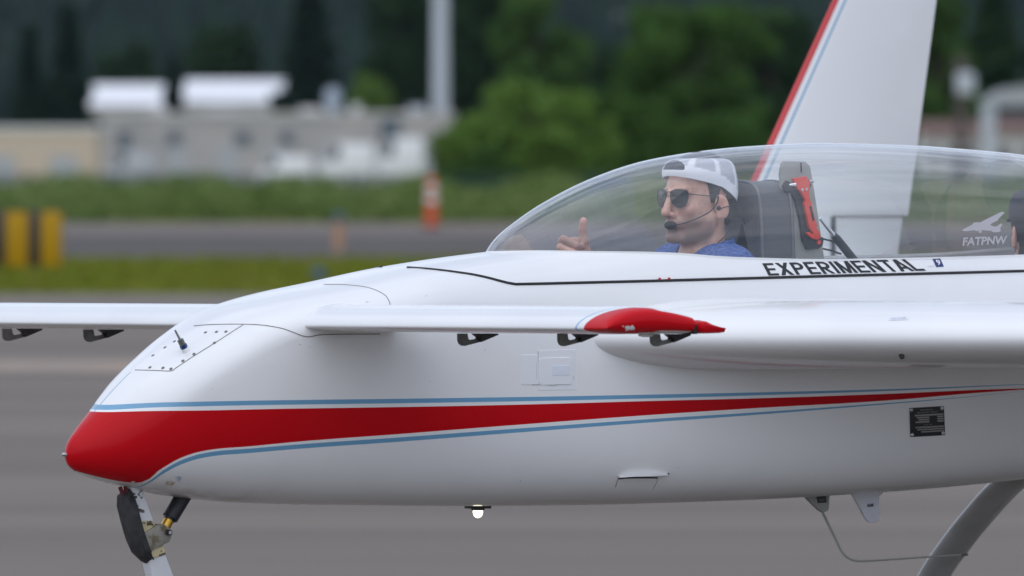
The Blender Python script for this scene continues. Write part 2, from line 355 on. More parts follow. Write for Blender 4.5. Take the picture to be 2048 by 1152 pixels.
# ---- buildings
M['cream'] = mat('cream_wall', (.60, .49, .38), .9); M['greywall'] = mat('grey_wall', (.46, .43, .42), .9, noise=(.2, (.38, .36, .36), .4, .6)); M['whiteroof'] = mat('white_metal_roof', (.78, .78, .79), .5); M['whitewall'] = mat('white_wall', (.60, .58, .57), .8)
M['pane'] = mat('window_pane', (.03, .04, .05), .15); M['brownroof'] = mat('brown_roof', (.13, .075, .06), .9); M['door'] = mat('roller_door', (.42, .43, .45), .6); M['trim'] = mat('grey_trim', (.2, .21, .23), .6)
def building(name, px0, px1, top, Z, depth, wall, roof, label, style='flat', win=0, doors=0, eave=None, cat='building'):
    x0, x1 = (px0 - CX) / F * Z, (px1 - CX) / F * Z; H = CAMZ + (HOR - top) / F * Z; w_ = x1 - x0
    e = H if eave is None else CAMZ + (HOR - eave) / F * Z
    b = empty(name, ((x0 + x1) / 2, Z - DIST, 0), label=label, cat=cat)
    hw = w_ / 2
    MB().box(-hw, hw, 0, depth, 0, e).build('wall', wall, b, smooth=False)
    if style == 'flat': MB().box(-hw - .15, hw + .15, -.15, depth + .15, e + .002, e + .35).build('parapet', roof, b, smooth=False)
    elif style == 'gable':      # ridge parallel to the front
        MB().prism([(-.4, e), (depth / 2, H), (depth + .4, e), (depth / 2, H - .25)], -hw - .3, hw + .3, 'x').build('roof', roof, b, smooth=False)
        MB().prism([(0, e), (depth, e), (depth / 2, H - .3)], -hw, hw, 'x').build('gable', wall, b, smooth=False)
    elif style == 'arch':
        n = 14; prof = [(hw * 1.03 * math.cos(math.pi * i / n), e + (H - e) * math.sin(math.pi * i / n)) for i in range(n + 1)]
        MB().prism(prof, -.3, depth + .3, 'y').build('roof', roof, b, smooth=False)
    for i in range(win):
        xc = -hw + w_ * (i + .5) / win; p = MB().box(xc - w_ / win * .28, xc + w_ / win * .28, -.06, .0, e * .52, e * .76).build('window', M['trim'], b, smooth=False)
        MB().box(xc - w_ / win * .25, xc + w_ / win * .25, -.09, -.062, e * .54, e * .74).build('pane', M['pane'], p, smooth=False)
    for i in range(doors):
        xc = -hw + w_ * (i + .5) / doors; MB().box(xc - w_ / doors * .22, xc + w_ / doors * .22, -.08, .0, 0, e * .55).build('door', M['door'], b, smooth=False)
    return b
building('warehouse', 205, 905, 232, 820, 14, M['greywall'], M['whitewall'], 'long grey warehouse with a pale parapet across the left background', 'flat', win=0, doors=7)
building('warehouse', 180, 332, 166, 900, 26, M['whitewall'], M['whiteroof'], 'warehouse with a white roof at the left, the smaller of two', 'gable', win=3, eave=212)
building('warehouse', 368, 562, 157, 910, 26, M['whitewall'], M['whiteroof'], 'warehouse with a white roof beside the big fir, the larger of two', 'gable', win=4, eave=205)
building('cream_building', -60, 190, 262, 700, 12, M['cream'], M['whiteroof'], 'low cream building with a pale flat roof at the far left', 'flat', doors=2)
building('house', 1846, 1960, 240, 600, 10, M['whitewall'], M['brownroof'], 'low house with a brown roof right of the tail fin', 'gable', win=3, eave=272)
building('house', 1985, 2180, 235, 590, 10, M['whitewall'], M['brownroof'], 'low house with a brown roof at the right edge of the view', 'gable', win=4, eave=268)
building('arched_shed', 1978, 2140, 172, 660, 8, M['pane'], M['door'], 'pale arched shed roof above the right house', 'arch', eave=212, cat='shed')
bl = [o for o in bpy.data.objects if o.name == 'warehouse'][0]
M['unit'] = mat('roof_unit_grey', (.42, .44, .48), .6)
for a_, b_, t_ in ((300, 330, 216), (412, 470, 222), (596, 640, 218), (700, 720, 212), (815, 850, 214)):
    k_ = 820 / F; xx0, xx1 = (a_ - CX) * k_ - bl.location.x, (b_ - CX) * k_ - bl.location.x; hz_ = CAMZ + (HOR - t_) * k_; MB().box(xx0, xx1, 3, 6, 6.3, hz_ + .1).build('roof_unit', M['unit'] if a_ % 4 else M['whitewall'], bl, bevel=.05)
for a_, b_, c_, d_ in ((235, 262, 262, 300), (760, 800, 236, 280), (470, 500, 262, 290), (560, 585, 262, 290), (335, 362, 262, 290)):
    k_ = 820 / F; f_ = MB().box((a_ - CX) * k_ - bl.location.x, (b_ - CX) * k_ - bl.location.x, -.12, -.0, CAMZ + (HOR - d_) * k_, CAMZ + (HOR - c_) * k_).build('window', M['trim'], bl, smooth=False); MB().box((a_ + 2 - CX) * k_ - bl.location.x, (b_ - 2 - CX) * k_ - bl.location.x, -.16, -.122, CAMZ + (HOR - d_ + 2) * k_, CAMZ + (HOR - c_ - 2) * k_).build('pane', mat('sky_pane', (.10, .13, .16), .2), f_, smooth=False)
Zt = 850; p3 = wpt(666, 330, Zt); tk = empty('storage_tank', (p3.x, p3.y, 0), label='pale blue grey tank standing behind the long warehouse left of the steel pole', cat='tank'); hT = CAMZ + (HOR - 176) / F * Zt
MB().tube([(0, 0, 0), (0, 0, hT - .5), (0, 0, hT - .1), (0, 0, hT)], [.75, .75, .55, .1], 16).build('shell', mat('tank_paint', (.40, .46, .54), .5), tk); MB().tube([(0, 0, hT - 1.6), (0, 0, hT - 1.4)], .80, 16).build('band', M['trim'], tk)
# ---- steel pole, wooden pole with transformer, grey post, wires
Zp = 841; p0 = wpt(881, 330, Zp)
sp_ = empty('steel_pole', (p0.x, p0.y, 0), label='tall pale steel transmission pole rising out of the top of the view', cat='pole')
M['galv'] = mat('galvanised', (.50, .53, .58), .6, metal=.0)
MB().tube([(0, 0, 0), (0, 0, 9), (0, 0, 19), (0, 0, 34)], [.82, .76, .68, .55], 16).build('shaft', M['galv'], sp_)
MB().tube([(0, 0, 0), (0, 0, .25)], 1.1, 16).build('base_flange', M['galv'], sp_); 
for zz in (24, 28, 32): MB().tube([(-2.6, 0, zz + .3), (0, 0, zz), (2.6, 0, zz + .3)], .14, 8).build('crossarm', M['galv'], sp_)
for i, (zz, s_) in enumerate([(24, -1), (28, 1), (32, -1)]):
    L = [(p0.x + s_ * 2.6 + x, p0.y, zz + .3 + .00035 * (abs(x) - 120)**2 - .00035 * 14400) for x in np.linspace(-160, 160, 41)]
    w_ = MB().tube([(a - p0.x, b - p0.y, c) for a, b, c in L], .04, 5).build('wire', M['black'], sp_)
Zw = 560; p1 = wpt(1922, 330, Zw); wp_ = empty('wooden_pole', (p1.x, p1.y, 0), label='brown wooden pole with a pale round transformer right of the tail fin', cat='pole')
MB().tube([(0, 0, 0), (0, 0, CAMZ + (HOR - 112) / F * Zw)], [.42, .34], 10).build('shaft', mat('weathered_wood', (.11, .085, .08), .9), wp_)
zt_ = CAMZ + (HOR - 168) / F * Zw; MB().tube([(.25, -.75, zt_ - .72), (.25, -.75, zt_ - .6), (.25, -.75, zt_ + .55), (.25, -.75, zt_ + .72)], [.5, .62, .62, .4], 14).build('transformer', M['galv'], wp_)
Zg = 520; p2 = wpt(1977, 330, Zg); gp = empty('grey_post', (p2.x, p2.y, 0), label='thick grey post in front of the brown roofed houses at the right', cat='post')
MB().tube([(0, 0, 0), (0, 0, CAMZ + (HOR - 205) / F * Zg)], [.5, .42], 12).build('shaft', M['galv'], gp); MB().tube([(0, 0, CAMZ + (HOR - 207) / F * Zg), (0, 0, CAMZ + (HOR - 200) / F * Zg)], .55, 12).build('cap', M['galv'], gp)
# ---- slatted fence
M['teal'] = mat('teal_slats', (.022, .060, .055), .8); Zf = 325; yF = Zf - DIST; x0f, span, seg_n = -30, 3.0, 20
fence = empty('fence', (0, yF, 0), label='dark teal slatted fence behind the brush', cat='fence')
pm = MB().tube([(0, 0, 0), (0, 0, 1.32)], .035, 8).mesh('post'); slm = MB().box(-.055, .055, .03, .042, .08, 1.20).mesh('slat'); rlm = MB().box(0, span, -.02, .02, 1.21, 1.25).mesh('rail')
nsl = 0
for i in range(seg_n + 1):
    o = link('post', pm if i == 0 else pm, M['teal'] if i == 0 else None, fence); o.location = (x0f + i * span, 0, 0)
    if i < seg_n:
        o = link('rail', rlm, M['teal'] if i == 0 else None, fence, smooth=False); o.location = (x0f + i * span, 0, 0)
        for k in range(14):
            o = link('slat', slm, M['teal'] if nsl == 0 else None, fence, smooth=False); o.location = (x0f + (i + (k + .5) / 14) * span, 0, 0); nsl += 1
# ---- parked vans and trailer
def van(px0, px1, top, Z, label, colr):
    x0, x1 = (px0 - CX) / F * Z, (px1 - CX) / F * Z; L = x1 - x0; H = CAMZ + (HOR - top) / F * Z; r = empty('parked_van', ((x0 + x1) / 2, Z - DIST, 0), label=label, cat='van', group='vehicles parked by the warehouse')
    h = L / 2; MB().prism([(-h, .35), (h, .35), (h, H * .92), (h - .15, H), (-h * .45, H), (-h * .72, H * .62), (-h, H * .50)], 0, 1.9).build('body', colr, r, bevel=.05)
    MB().prism([(-h * .68, H * .62), (-h * .47, H * .94), (-h * .25, H * .94), (-h * .25, H * .62)], -.012, 0).build('window', M['pane'], r, smooth=False)
    for xx in (-h * .62, h * .6):
        w_ = MB().tube([(xx, -.03, .36), (xx, .22, .36)], .36, 16).build('wheel', M['rubber'], r); MB().tube([(xx, -.05, .36), (xx, .0, .36)], .18, 12).build('rim', M['door'], w_)
    return r
M['vanwhite'] = mat('van_white', (.78, .78, .78), .4)
van(640, 748, 286, 640, 'white van parked at the right end of the grey warehouse', M['vanwhite']); van(755, 846, 276, 650, 'taller white van parked nearest the steel pole', M['vanwhite'])
van(515, 622, 312, 640, 'low white van parked before the middle of the grey warehouse', M['vanwhite']); van(215, 310, 305, 650, 'grey van parked beside the cream building', M['door'])
# ---- airfield furniture
Zs = ground_z(544); sx0 = (-6 - CX) / F * Zs; q = Zs / F
sg = empty('airfield_sign', ((60 - CX) * q, Zs - DIST, 0), label='black and yellow airfield marker sign on the grass at the left edge', cat='sign')
M['yellow'] = mat('sign_yellow', (.44, .245, .004), .5, spec=.2); hS = 122 * q; X_ = lambda p: (p - 60) * q
MB().box(X_(-60), X_(124), -.0, .16, .06, hS).build('cabinet', M['black'], sg, bevel=.01)
for a, b in ((12, 56), (82, 123)): MB().box(X_(a), X_(b), -.018, -.001, .07, hS - .01).build('yellow_panel', M['yellow'], sg, bevel=.004)
for a in (-30, 30, 100): MB().box(X_(a) - .03, X_(a) + .03, .05, .11, 0, .06).build('leg', M['bracket'], sg)
def edge_light(px, base, top, label, stake):
    Z = ground_z(base); k = Z / F; h = (base - top) * k; r = empty('edge_light', ((px - CX) * k, Z - DIST, 0), label=label, cat='light', group='blue edge lights')
    MB().tube([(0, 0, 0), (0, 0, h - .16)], .055 if not stake else .10, 10).build('stem', stake or M['bracket'], r); MB().tube([(0, 0, h - .17), (0, 0, h - .12)], .11, 12).build('collar', M['bracket'], r)
    MB().tube([(0, 0, h - .12), (0, 0, h - .05), (0, 0, h - .015), (0, 0, h)], [.085, .095, .07, .02], 14).build('lens', mat('blue_lens', (.01, .07, .16), .2), r)
edge_light(677, 502, 426, 'blue edge light on a pale orange stem beside the far taxiway', mat('tan_stem', (.45, .26, .14), .7)); edge_light(637, 566, 536, 'blue edge light low in the mown grass strip', None)
Zc = ground_z(457); k = Zc / F; dl = empty('delineator', ((863 - CX) * k, Zc - DIST, 0), label='orange delineator post with white bands beside the taxiway', cat='post')
M['orange'] = mat('orange_plastic', (.62, .085, .025), .55); hd_ = 104 * k
MB().tube([(0, 0, .06), (0, 0, hd_ * .97), (0, 0, hd_)], [.17, .12, .05], 14).build('post', M['orange'], dl); MB().tube([(0, 0, 0), (0, 0, .06)], .30, 14).build('base', M['rubber'], dl)
for a in (.50, .72): MB().tube([(0, 0, hd_ * a), (0, 0, hd_ * (a + .13))], [.172 - .05 * a + .006, .172 - .05 * (a + .13) + .006], 14).build('band', mat('white_band', (.7, .66, .62), .5), dl)
# ---- the air between here and the hill
hz = bpy.data.materials.new('haze_air'); hz.use_nodes = True; hn = hz.node_tree.nodes; hn.clear()
ho = hn.new('ShaderNodeOutputMaterial'); hv = hn.new('ShaderNodeVolumePrincipled'); hv.inputs['Color'].default_value = (.72, .86, 1, 1); hv.inputs['Density'].default_value = .000018; hv.inputs['Anisotropy'].default_value = .0
hz.node_tree.links.new(hv.outputs[0], ho.inputs['Volume'])
MB().box(-4050, 4050, -2550, 4250, -1.5, 135).build('haze', hz, smooth=False, label='thin blue air between the airfield and the far hill', cat='haze', kind='stuff')
# ------------------------------------------------------------------ the airplane's own frame: x aft, y to its right (away from the camera), z up
TH = R(32); CT, ST = math.cos(TH), math.sin(TH)
NX, NY = (131 - CX) / F * (DIST - 1.13), -1.13
def at(px, py, y=0.0):
    """point of the airplane's plane y = const that the photograph shows at (px, py)"""
    k = (px - CX) / F
    x = (k * (DIST + NY + y * CT) - NX + y * ST) / (CT - k * ST)
    return Vector((x, y, CAMZ - (py - HOR) / F * (DIST + NY + x * ST + y * CT)))
def ray(px, py):
    o = Vector((-NX, -DIST - NY, CAMZ)); d = Vector(((px - CX) / F, 1, -(py - HOR) / F)).normalized()
    rot = Matrix.Rotation(-TH, 3, 'Z'); return rot @ o, rot @ d
def hit(bvh, px, py):
    o, d = ray(px, py)
    loc, nor, i, dist = min((b.ray_cast(o, d) for b in (bvh if isinstance(bvh, tuple) else (bvh,))), key=lambda r: 1e9 if r[0] is None else r[3])
    if loc is None: return None, None
    if nor.dot(d) > 0: nor = -nor
    return loc, nor
def on(bvh, px, py, off=.001):
    p, n = hit(bvh, px, py)
    return None if p is None else p + n * off

plane = empty('airplane', (NX, NY, 0), TH, label='white canard airplane with red and blue stripes along its nose', cat='airplane')

# --- hull: superellipse sections
XS = [0, .012, .045, .092, .155, .205, .312, .391, .511, .583, .679, .824, 1.06, 1.23, 1.40, 1.6, 1.9, 2.6, 3.2, 3.8, 4.4, 5.0]
ZT = [.809, .842, .882, .928, .990, 1.033, 1.103, 1.150, 1.207, 1.228, 1.249, 1.274, 1.317, 1.340, 1.358, 1.378, 1.408, 1.425, 1.425, 1.40, 1.33, 1.22]
f_zt = pchip(XS, ZT)
f_zb = pchip([0, .012, .045, .108, .178, .312, .551, .905, 1.3, 1.73, 2.15, 2.67, 3.2, 4.0, 5.0], [.809, .780, .758, .737, .721, .692, .667, .654, .644, .640, .643, .657, .689, .77, .92])
f_w = pchip([0, .012, .045, .1, .2, .35, .55, .8, 1.1, 1.5, 2, 3.2, 4, 5], [0, .026, .058, .100, .166, .230, .272, .288, .296, .30, .30, .30, .285, .18])
f_zm = pchip([0, .1, .2, .35, .6, 1.0, 1.3, 1.6, 2.2, 3.2, 5], [.809, .835, .895, 1.005, 1.115, 1.145, 1.06, 1.01, 1.015, 1.02, 1.05])
f_nu = pchip([0, .1, .3, .55, .8, 1.1, 1.4, 1.8, 5], [2.0, 2.05, 2.2, 2.6, 2.9, 2.8, 2.8, 3.0, 2.8])
f_nl = pchip([0, .1, .3, .6, 1.0, 1.8, 5], [2.0, 2.2, 2.6, 3.0, 3.4, 3.6, 2.6])
def hull_f(p):
    x = min(max(p[0], .0005), 5.0); zm = float(f_zm(x)); w = float(f_w(x)); z = p[2]
    if z >= zm: n = float(f_nu(x)); u = (z - zm) / max(float(f_zt(x)) - zm, 1e-4)
    else: n = float(f_nl(x)); u = (zm - z) / max(zm - float(f_zb(x)), 1e-4)
    return (abs(p[1]) / max(w, 1e-4))**n + u**n - 1
def hull_bm():
    bm = bmesh.new(); RN = 112; rows = []
    xs = [5.0 * t**2.0 for t in np.linspace(0, 1, 190)][1:]
    for x in xs:
        zt, zb, w, zm, nu, nl = (float(f(x)) for f in (f_zt, f_zb, f_w, f_zm, f_nu, f_nl)); r_ = []
        for k in range(RN):
            a = 2 * math.pi * (k + .5) / RN; c, s = math.cos(a), math.sin(a)
            n = nu if s >= 0 else nl; h = zt - zm if s >= 0 else zm - zb
            r_.append(bm.verts.new((x, w * math.copysign(abs(c)**(2 / n), c), zm + h * math.copysign(abs(s)**(2 / n), s))))
        rows.append(r_)
    for i in range(len(rows) - 1):
        for k in range(RN): bm.faces.new((rows[i][k], rows[i + 1][k], rows[i + 1][(k + 1) % RN], rows[i][(k + 1) % RN]))
    tip = bm.verts.new((0, 0, .809)); end = bm.verts.new((5.0, 0, 1.05))
    for k in range(RN): bm.faces.new((tip, rows[0][k], rows[0][(k + 1) % RN])); bm.faces.new((end, rows[-1][(k + 1) % RN], rows[-1][k]))
    bmesh.ops.recalc_face_normals(bm, faces=bm.faces)
    return bm
# --- canopy bubble
BX0, BX1, BZ0 = 1.30, 3.95, 1.25
f_bt = pchip([1.30, 1.335, 1.37, 1.397, 1.479, 1.563, 1.73, 1.90, 2.07, 2.24, 2.5, 2.76, 2.94, 3.2, 3.6, 3.95], [1.26, 1.315, 1.362, 1.395, 1.451, 1.497, 1.567, 1.614, 1.639, 1.654, 1.664, 1.659, 1.649, 1.629, 1.57, 1.44])
f_bw = pchip([1.30, 1.335, 1.37, 1.42, 1.5, 1.62, 1.8, 2.05, 2.4, 3.0, 3.5, 3.95], [.004, .045, .076, .108, .145, .181, .217, .2405, .250, .2455, .22, .152])
NB = 2.25
def bub_f(p):
    if p[0] <= BX0 or p[0] >= BX1 or p[2] < BZ0: return 1.0
    return (abs(p[1]) / float(f_bw(p[0])))**NB + ((p[2] - BZ0) / (float(f_bt(p[0])) - BZ0))**NB - 1
def bubble_bm():
    bm = bmesh.new(); RN = 64; rows = []
    xs = BX0 + (BX1 - BX0) * np.linspace(0, 1, 130)**1.6
    for x in xs:
        w, zt = float(f_bw(x)), float(f_bt(x)); r_ = []
        for k in range(RN + 1):
            a = math.pi * k / RN; c, s = math.cos(a), abs(math.sin(a))
            r_.append(bm.verts.new((x, w * math.copysign(abs(c)**(2 / NB), c), BZ0 + (zt - BZ0) * s**(2 / NB))))
        rows.append(r_)
    for i in range(len(rows) - 1):
        for k in range(RN): bm.faces.new((rows[i][k], rows[i + 1][k], rows[i + 1][k + 1], rows[i][k + 1]))
    bmesh.ops.recalc_face_normals(bm, faces=bm.faces)
    return bm
hb = hull_bm(); HULL = BVHTree.FromBMesh(hb)
bb = bubble_bm(); BUB = BVHTree.FromBMesh(bb)

# canopy frame: cut the hull along the black seal line, then open it where the bubble stands
seal_px = [(865, 539), (900, 543), (950, 550), (985, 558), (1010, 565), (1030, 568.5), (1100, 567), (1300, 562), (1500, 556.5), (1700, 551), (1900, 546), (2048, 542)]
seal_pts = [hit(HULL, *p)[0] for p in seal_px]; x_f = seal_pts[0].x - .035; seal_pts = [Vector((x_f, 0, float(f_zt(x_f)) - .0005))] + seal_pts
sx = [p.x for p in seal_pts]; sz = [p.z for p in seal_pts]
sx += [3.6, 4.0, 4.15]; sz += [sz[-1] + .005, 1.33, float(f_zt(4.15)) + .01]
order = np.argsort(sx); sx = np.array(sx)[order]; sz = np.array(sz)[order]
def seal_f(p):
    if p[0] < sx[0]: return -(sx[0] - p[0]) - .001
    if p[0] > sx[-1]: return -(p[0] - sx[-1]) - .001
    return p[2] - float(np.interp(p[0], sx, sz))

# --- paint: stripes follow curves measured along the side
def stripe_curve(px_pts):
    P = [hit(HULL, *p)[0] for p in px_pts]; P = [p for p in P if p is not None]
    P.sort(key=lambda p: p.x); return [(p.x, p.z) for p in P]
red_top = stripe_curve([(205, 824), (300, 822), (400, 821), (600, 817), (800, 814), (1050, 809), (1300, 802), (1500, 797), (1780, 787.5), (1950, 780), (2040, 777)])
red_bot = stripe_curve([(276, 966), (316, 942), (340, 927), (368, 913), (412, 901), (507, 892), (600, 883), (800, 868), (1050, 848.5), (1300, 830), (1500, 817), (1780, 800.5), (1950, 786), (2040, 779.5)])
blu_top = stripe_curve([(205, 815), (300, 810.5), (400, 808), (600, 804.5), (800, 802), (1000, 799), (1300, 793), (1500, 788), (1780, 780), (1950, 773), (2040, 769)])
blu_bot = stripe_curve([(284, 972), (316, 951), (340, 936), (368, 922.5), (412, 910), (507, 901), (600, 893), (800, 879), (1050, 860), (1300, 841.5), (1500, 828), (1700, 813), (1900, 797), (2040, 783)])
red_bot = [(x_, float(f_zb(x_)) + o_) for x_, o_ in ((.005, -.02), (.04, .001), (.09, .005), (.14, .007), (.20, .008)) if x_ < red_bot[0][0] - .02] + red_bot
blu_bot = [(blu_bot[0][0] - .045, blu_bot[0][1] - .05)] + blu_bot
def paint_material():
    m = mat('striped_paint', WHITE, .28, coat=.6, noise=(1.6, (.74, .74, .74), .45, .75)); n, l = m.node_tree.nodes, m.node_tree.links
    b = n['Principled BSDF']; base = b.inputs['Base Color'].links[0].from_socket
    tc = n.new('ShaderNodeTexCoord'); sp = n.new('ShaderNodeSeparateXYZ'); l.new(tc.outputs['Object'], sp.inputs[0])
    def math_(op, a, c, d=None):
        q = n.new('ShaderNodeMath'); q.operation = op
        for i, v in enumerate((a, c, d)):
            if v is None: continue
            if hasattr(v, 'default_value'): l.new(v, q.inputs[i])
            else: q.inputs[i].default_value = v
        return q.outputs[0]
    xn = math_('DIVIDE', sp.outputs[0], 3.4); z = sp.outputs[2]
    def curve(pts, fac=1.0, off=0):
        c = n.new('ShaderNodeFloatCurve'); cv = c.mapping.curves[0]
        P = [(x / 3.4, v) for x, v in pts]
        cv.points[0].location = P[0]; cv.points[1].location = P[-1]
        for q in P[1:-1]: cv.points.new(*q)
        for q in cv.points: q.handle_type = 'AUTO_CLAMPED'
        c.mapping.extend = 'HORIZONTAL'; c.mapping.update(); l.new(xn, c.inputs['Value']); return c.outputs[0]
    ct, cb = curve(red_top), curve(red_bot)
    red = math_('MULTIPLY', math_('LESS_THAN', z, ct), math_('GREATER_THAN', z, cb))
    red = math_('MULTIPLY', red, math_('LESS_THAN', sp.outputs[0], 3.02))
    def band(pts, wid):
        d = math_('ABSOLUTE', math_('SUBTRACT', z, curve(pts)), None)
        wcurve = curve([(x, wv) for x, wv in wid]); return math_('LESS_THAN', d, wcurve)
    bt = band(blu_top, [(0, .0065), (1.6, .0055), (2.4, .003), (3.0, .0008), (3.2, 0)])
    bo = band(blu_bot, [(0, .0065), (1.6, .0050), (2.4, .0022), (2.75, .0008), (3.0, 0)])
    mx1 = n.new('ShaderNodeMixRGB'); mx1.inputs[2].default_value = (*RED, 1); l.new(base, mx1.inputs[1]); l.new(red, mx1.inputs[0])
    ridge = math_('MULTIPLY', math_('MULTIPLY', math_('LESS_THAN', math_('ABSOLUTE', sp.outputs[1], None), .0022), math_('LESS_THAN', sp.outputs[0], .205)), math_('GREATER_THAN', z, ct))
    bt = math_('MAXIMUM', bt, ridge); blue = math_('MAXIMUM', bt, bo); blue = math_('MULTIPLY', blue, math_('SUBTRACT', 1, red))
    mx2 = n.new('ShaderNodeMixRGB'); mx2.inputs[2].default_value = (*BLUE, 1); l.new(mx1.outputs[0], mx2.inputs[1]); l.new(blue, mx2.inputs[0])
    l.new(math_('SUBTRACT', .5, math_('MULTIPLY', red, .38)), b.inputs['Coat Weight']); l.new(math_('SUBTRACT', .4, math_('MULTIPLY', red, .32)), b.inputs['Specular IOR Level'])
    # road grime and chips near the gear well
    gn = n.new('ShaderNodeTexNoise'); gn.inputs['Scale'].default_value = 9; gn.inputs['Detail'].default_value = 8; l.new(tc.outputs['Object'], gn.inputs['Vector'])
    near = math_('MULTIPLY', math_('SUBTRACT', .735, z), 9); nx = math_('SUBTRACT', 1, math_('MULTIPLY', math_('ABSOLUTE', math_('SUBTRACT', sp.outputs[0], .27), None), 3.2))
    g = math_('MULTIPLY', math_('MAXIMUM', near, 0), math_('MAXIMUM', nx, 0)); g = math_('MULTIPLY', g, math_('MULTIPLY', math_('MAXIMUM', math_('SUBTRACT', gn.outputs['Fac'], .42), 0), 12))
    g = math_('MINIMUM', g, .75)
    mx3 = n.new('ShaderNodeMixRGB'); mx3.inputs[2].default_value = (.28, .22, .16, 1); l.new(mx2.outputs[0], mx3.inputs[1]); l.new(g, mx3.inputs[0])
    l.new(mx3.outputs[0], b.inputs['Base Color'])
    # hand-laid composite skin: very slight waviness
    wv = n.new('ShaderNodeTexNoise'); wv.inputs['Scale'].default_value = 3.5; wv.inputs['Detail'].default_value = 2; l.new(tc.outputs['Object'], wv.inputs['Vector'])
    bp = n.new('ShaderNodeBump'); bp.inputs['Strength'].default_value = .35; bp.inputs['Distance'].default_value = .012; l.new(wv.outputs['Fac'], bp.inputs['Height']); l.new(bp.outputs[0], b.inputs['Normal']); l.new(bp.outputs[0], b.inputs['Coat Normal'])
    return m
M['hull'] = paint_material()

cut(hb, seal_f); fr = hb.copy()
keep(hb, lambda p: -seal_f(p)); fuselage = to_obj(hb, 'fuselage', M['hull'], plane)
for v in fr.verts: v.tag = False
keep(fr, lambda p: seal_f(p) if abs(seal_f(p)) > 1e-6 else 0)
bmesh.ops.delete(fr, geom=[v for v in fr.verts if not v.link_faces], context='VERTS')
cut(fr, bub_f); keep(fr, bub_f)
canopy_frame = to_obj(fr, 'canopy_frame', M['white'], plane)
cut(bb, hull_f); keep(bb, hull_f)
lip_f = lambda p: hull_f(p) - .030
for v in bb.verts: v.tag = False
cut(bb, lip_f); lip = bb.copy(); [setattr(v, 'tag', abs(lip_f(v.co)) < 2e-3) for v in lip.verts]
keep(bb, lip_f); keep(lip, lambda p: -lip_f(p))
bmesh.ops.delete(lip, geom=[v for v in lip.verts if not v.link_faces], context='VERTS')
LIP = BVHTree.FromBMesh(lip); to_obj(lip, 'canopy_lip', M['white'], plane)
bmesh.ops.delete(bb, geom=[v for v in bb.verts if not v.link_faces], context='VERTS')
def glass_material():
    m = bpy.data.materials.new('canopy_acrylic'); m.use_nodes = True; n, l = m.node_tree.nodes, m.node_tree.links; n.clear()
    o = n.new('ShaderNodeOutputMaterial'); mx = n.new('ShaderNodeMixShader'); t = n.new('ShaderNodeBsdfTransparent'); g = n.new('ShaderNodeBsdfGlossy'); fz = n.new('ShaderNodeMath'); fz.operation = 'MULTIPLY_ADD'; lw = n.new('ShaderNodeLayerWeight'); lw.inputs['Blend'].default_value = .5; pw = n.new('ShaderNodeMath'); pw.operation = 'POWER'; pw.inputs[1].default_value = 2.6
    l.new(lw.outputs['Facing'], pw.inputs[0]); l.new(pw.outputs[0], fz.inputs[0]); fz.inputs[1].default_value = .92; fz.inputs[2].default_value = .08   # Schlick, both faces of the sheet
    t.inputs[0].default_value = (.97, .985, .985, 1); g.inputs['Roughness'].default_value = .015; g.inputs[0].default_value = (1, 1, 1, 1)
    tc = n.new('ShaderNodeTexCoord'); mp = n.new('ShaderNodeMapping'); mp.inputs['Scale'].default_value = (1, 1, 6); nz = n.new('ShaderNodeTexNoise'); nz.inputs['Scale'].default_value = 5; nz.inputs['Detail'].default_value = 2
    bp = n.new('ShaderNodeBump'); bp.inputs['Strength'].default_value = .08; bp.inputs['Distance'].default_value = .006
    l.new(tc.outputs['Object'], mp.inputs[0]); l.new(mp.outputs[0], nz.inputs['Vector']); l.new(nz.outputs['Fac'], bp.inputs['Height']); l.new(bp.outputs[0], g.inputs['Normal'])
    l.new(fz.outputs[0], mx.inputs[0]); l.new(t.outputs[0], mx.inputs[1]); l.new(g.outputs[0], mx.inputs[2]); l.new(mx.outputs[0], o.inputs[0])
    return m
M['glass'] = glass_material()
canopy = to_obj(bb, 'canopy', M['glass'], plane)
canopy['label'] = 'clear bubble canopy over both seats'

# black rubber seal between frame and fuselage, both sides
seal_line = [p for p in catmull([p for p in seal_pts], 6)]
mb = MB()
for sgn in (1, -1):
    L = []
    for x in np.linspace(sx[0] + .002, 3.95, 120):
        z = float(np.interp(x, sx, sz)); zm, zt, w, n_ = float(f_zm(x)), float(f_zt(x)), float(f_w(x)), float(f_nu(x))
        u = min(max((z - zm) / (zt - zm), 0), 1); y = w * (1 - u**n_)**(1 / n_)
        L.append((x, sgn * (y + .0005), z))
    mb.tube(L, .0042, 8)
mb.build('canopy_seal', M['seal'], plane)
# bright lip where the acrylic sits on the frame
# --- decals projected onto the surfaces they are stuck to
def text_mesh(body, bold=.0, shear=0):
    cu = bpy.data.curves.new('t', 'FONT'); cu.body = body; cu.size = 1; cu.offset = bold; cu.resolution_u = 3; cu.fill_mode = 'FRONT'; cu.shear = shear
    o = bpy.data.objects.new('t', cu); col.objects.link(o); bpy.context.view_layer.update()
    me = bpy.data.meshes.new_from_object(o.evaluated_get(bpy.context.evaluated_depsgraph_get()))
    bpy.data.objects.remove(o); bpy.data.curves.remove(cu)
    v = np.array([p.co[:2] for p in me.vertices]); f = [tuple(p.vertices) for p in me.polygons]; bpy.data.meshes.remove(me)
    v -= v.min(0); v /= v.max(0)
    return v, f
def stick(name, v, f, quad, bvh, material, parent, off=.0012):
    """v in 0..1 (x right, y up) laid into the pixel quad (top-left, top-right, bottom-right, bottom-left) on a surface"""
    q = np.array(quad, float); out = []
    for a, b in v:
        p = (q[3] * (1 - a) + q[2] * a) * (1 - b) + (q[0] * (1 - a) + q[1] * a) * b
        out.append(on(bvh, p[0], p[1], off))
    me = bpy.data.meshes.new(name); me.from_pydata(out, [], f); me.update()
    return link(name, me, material, parent, smooth=False)
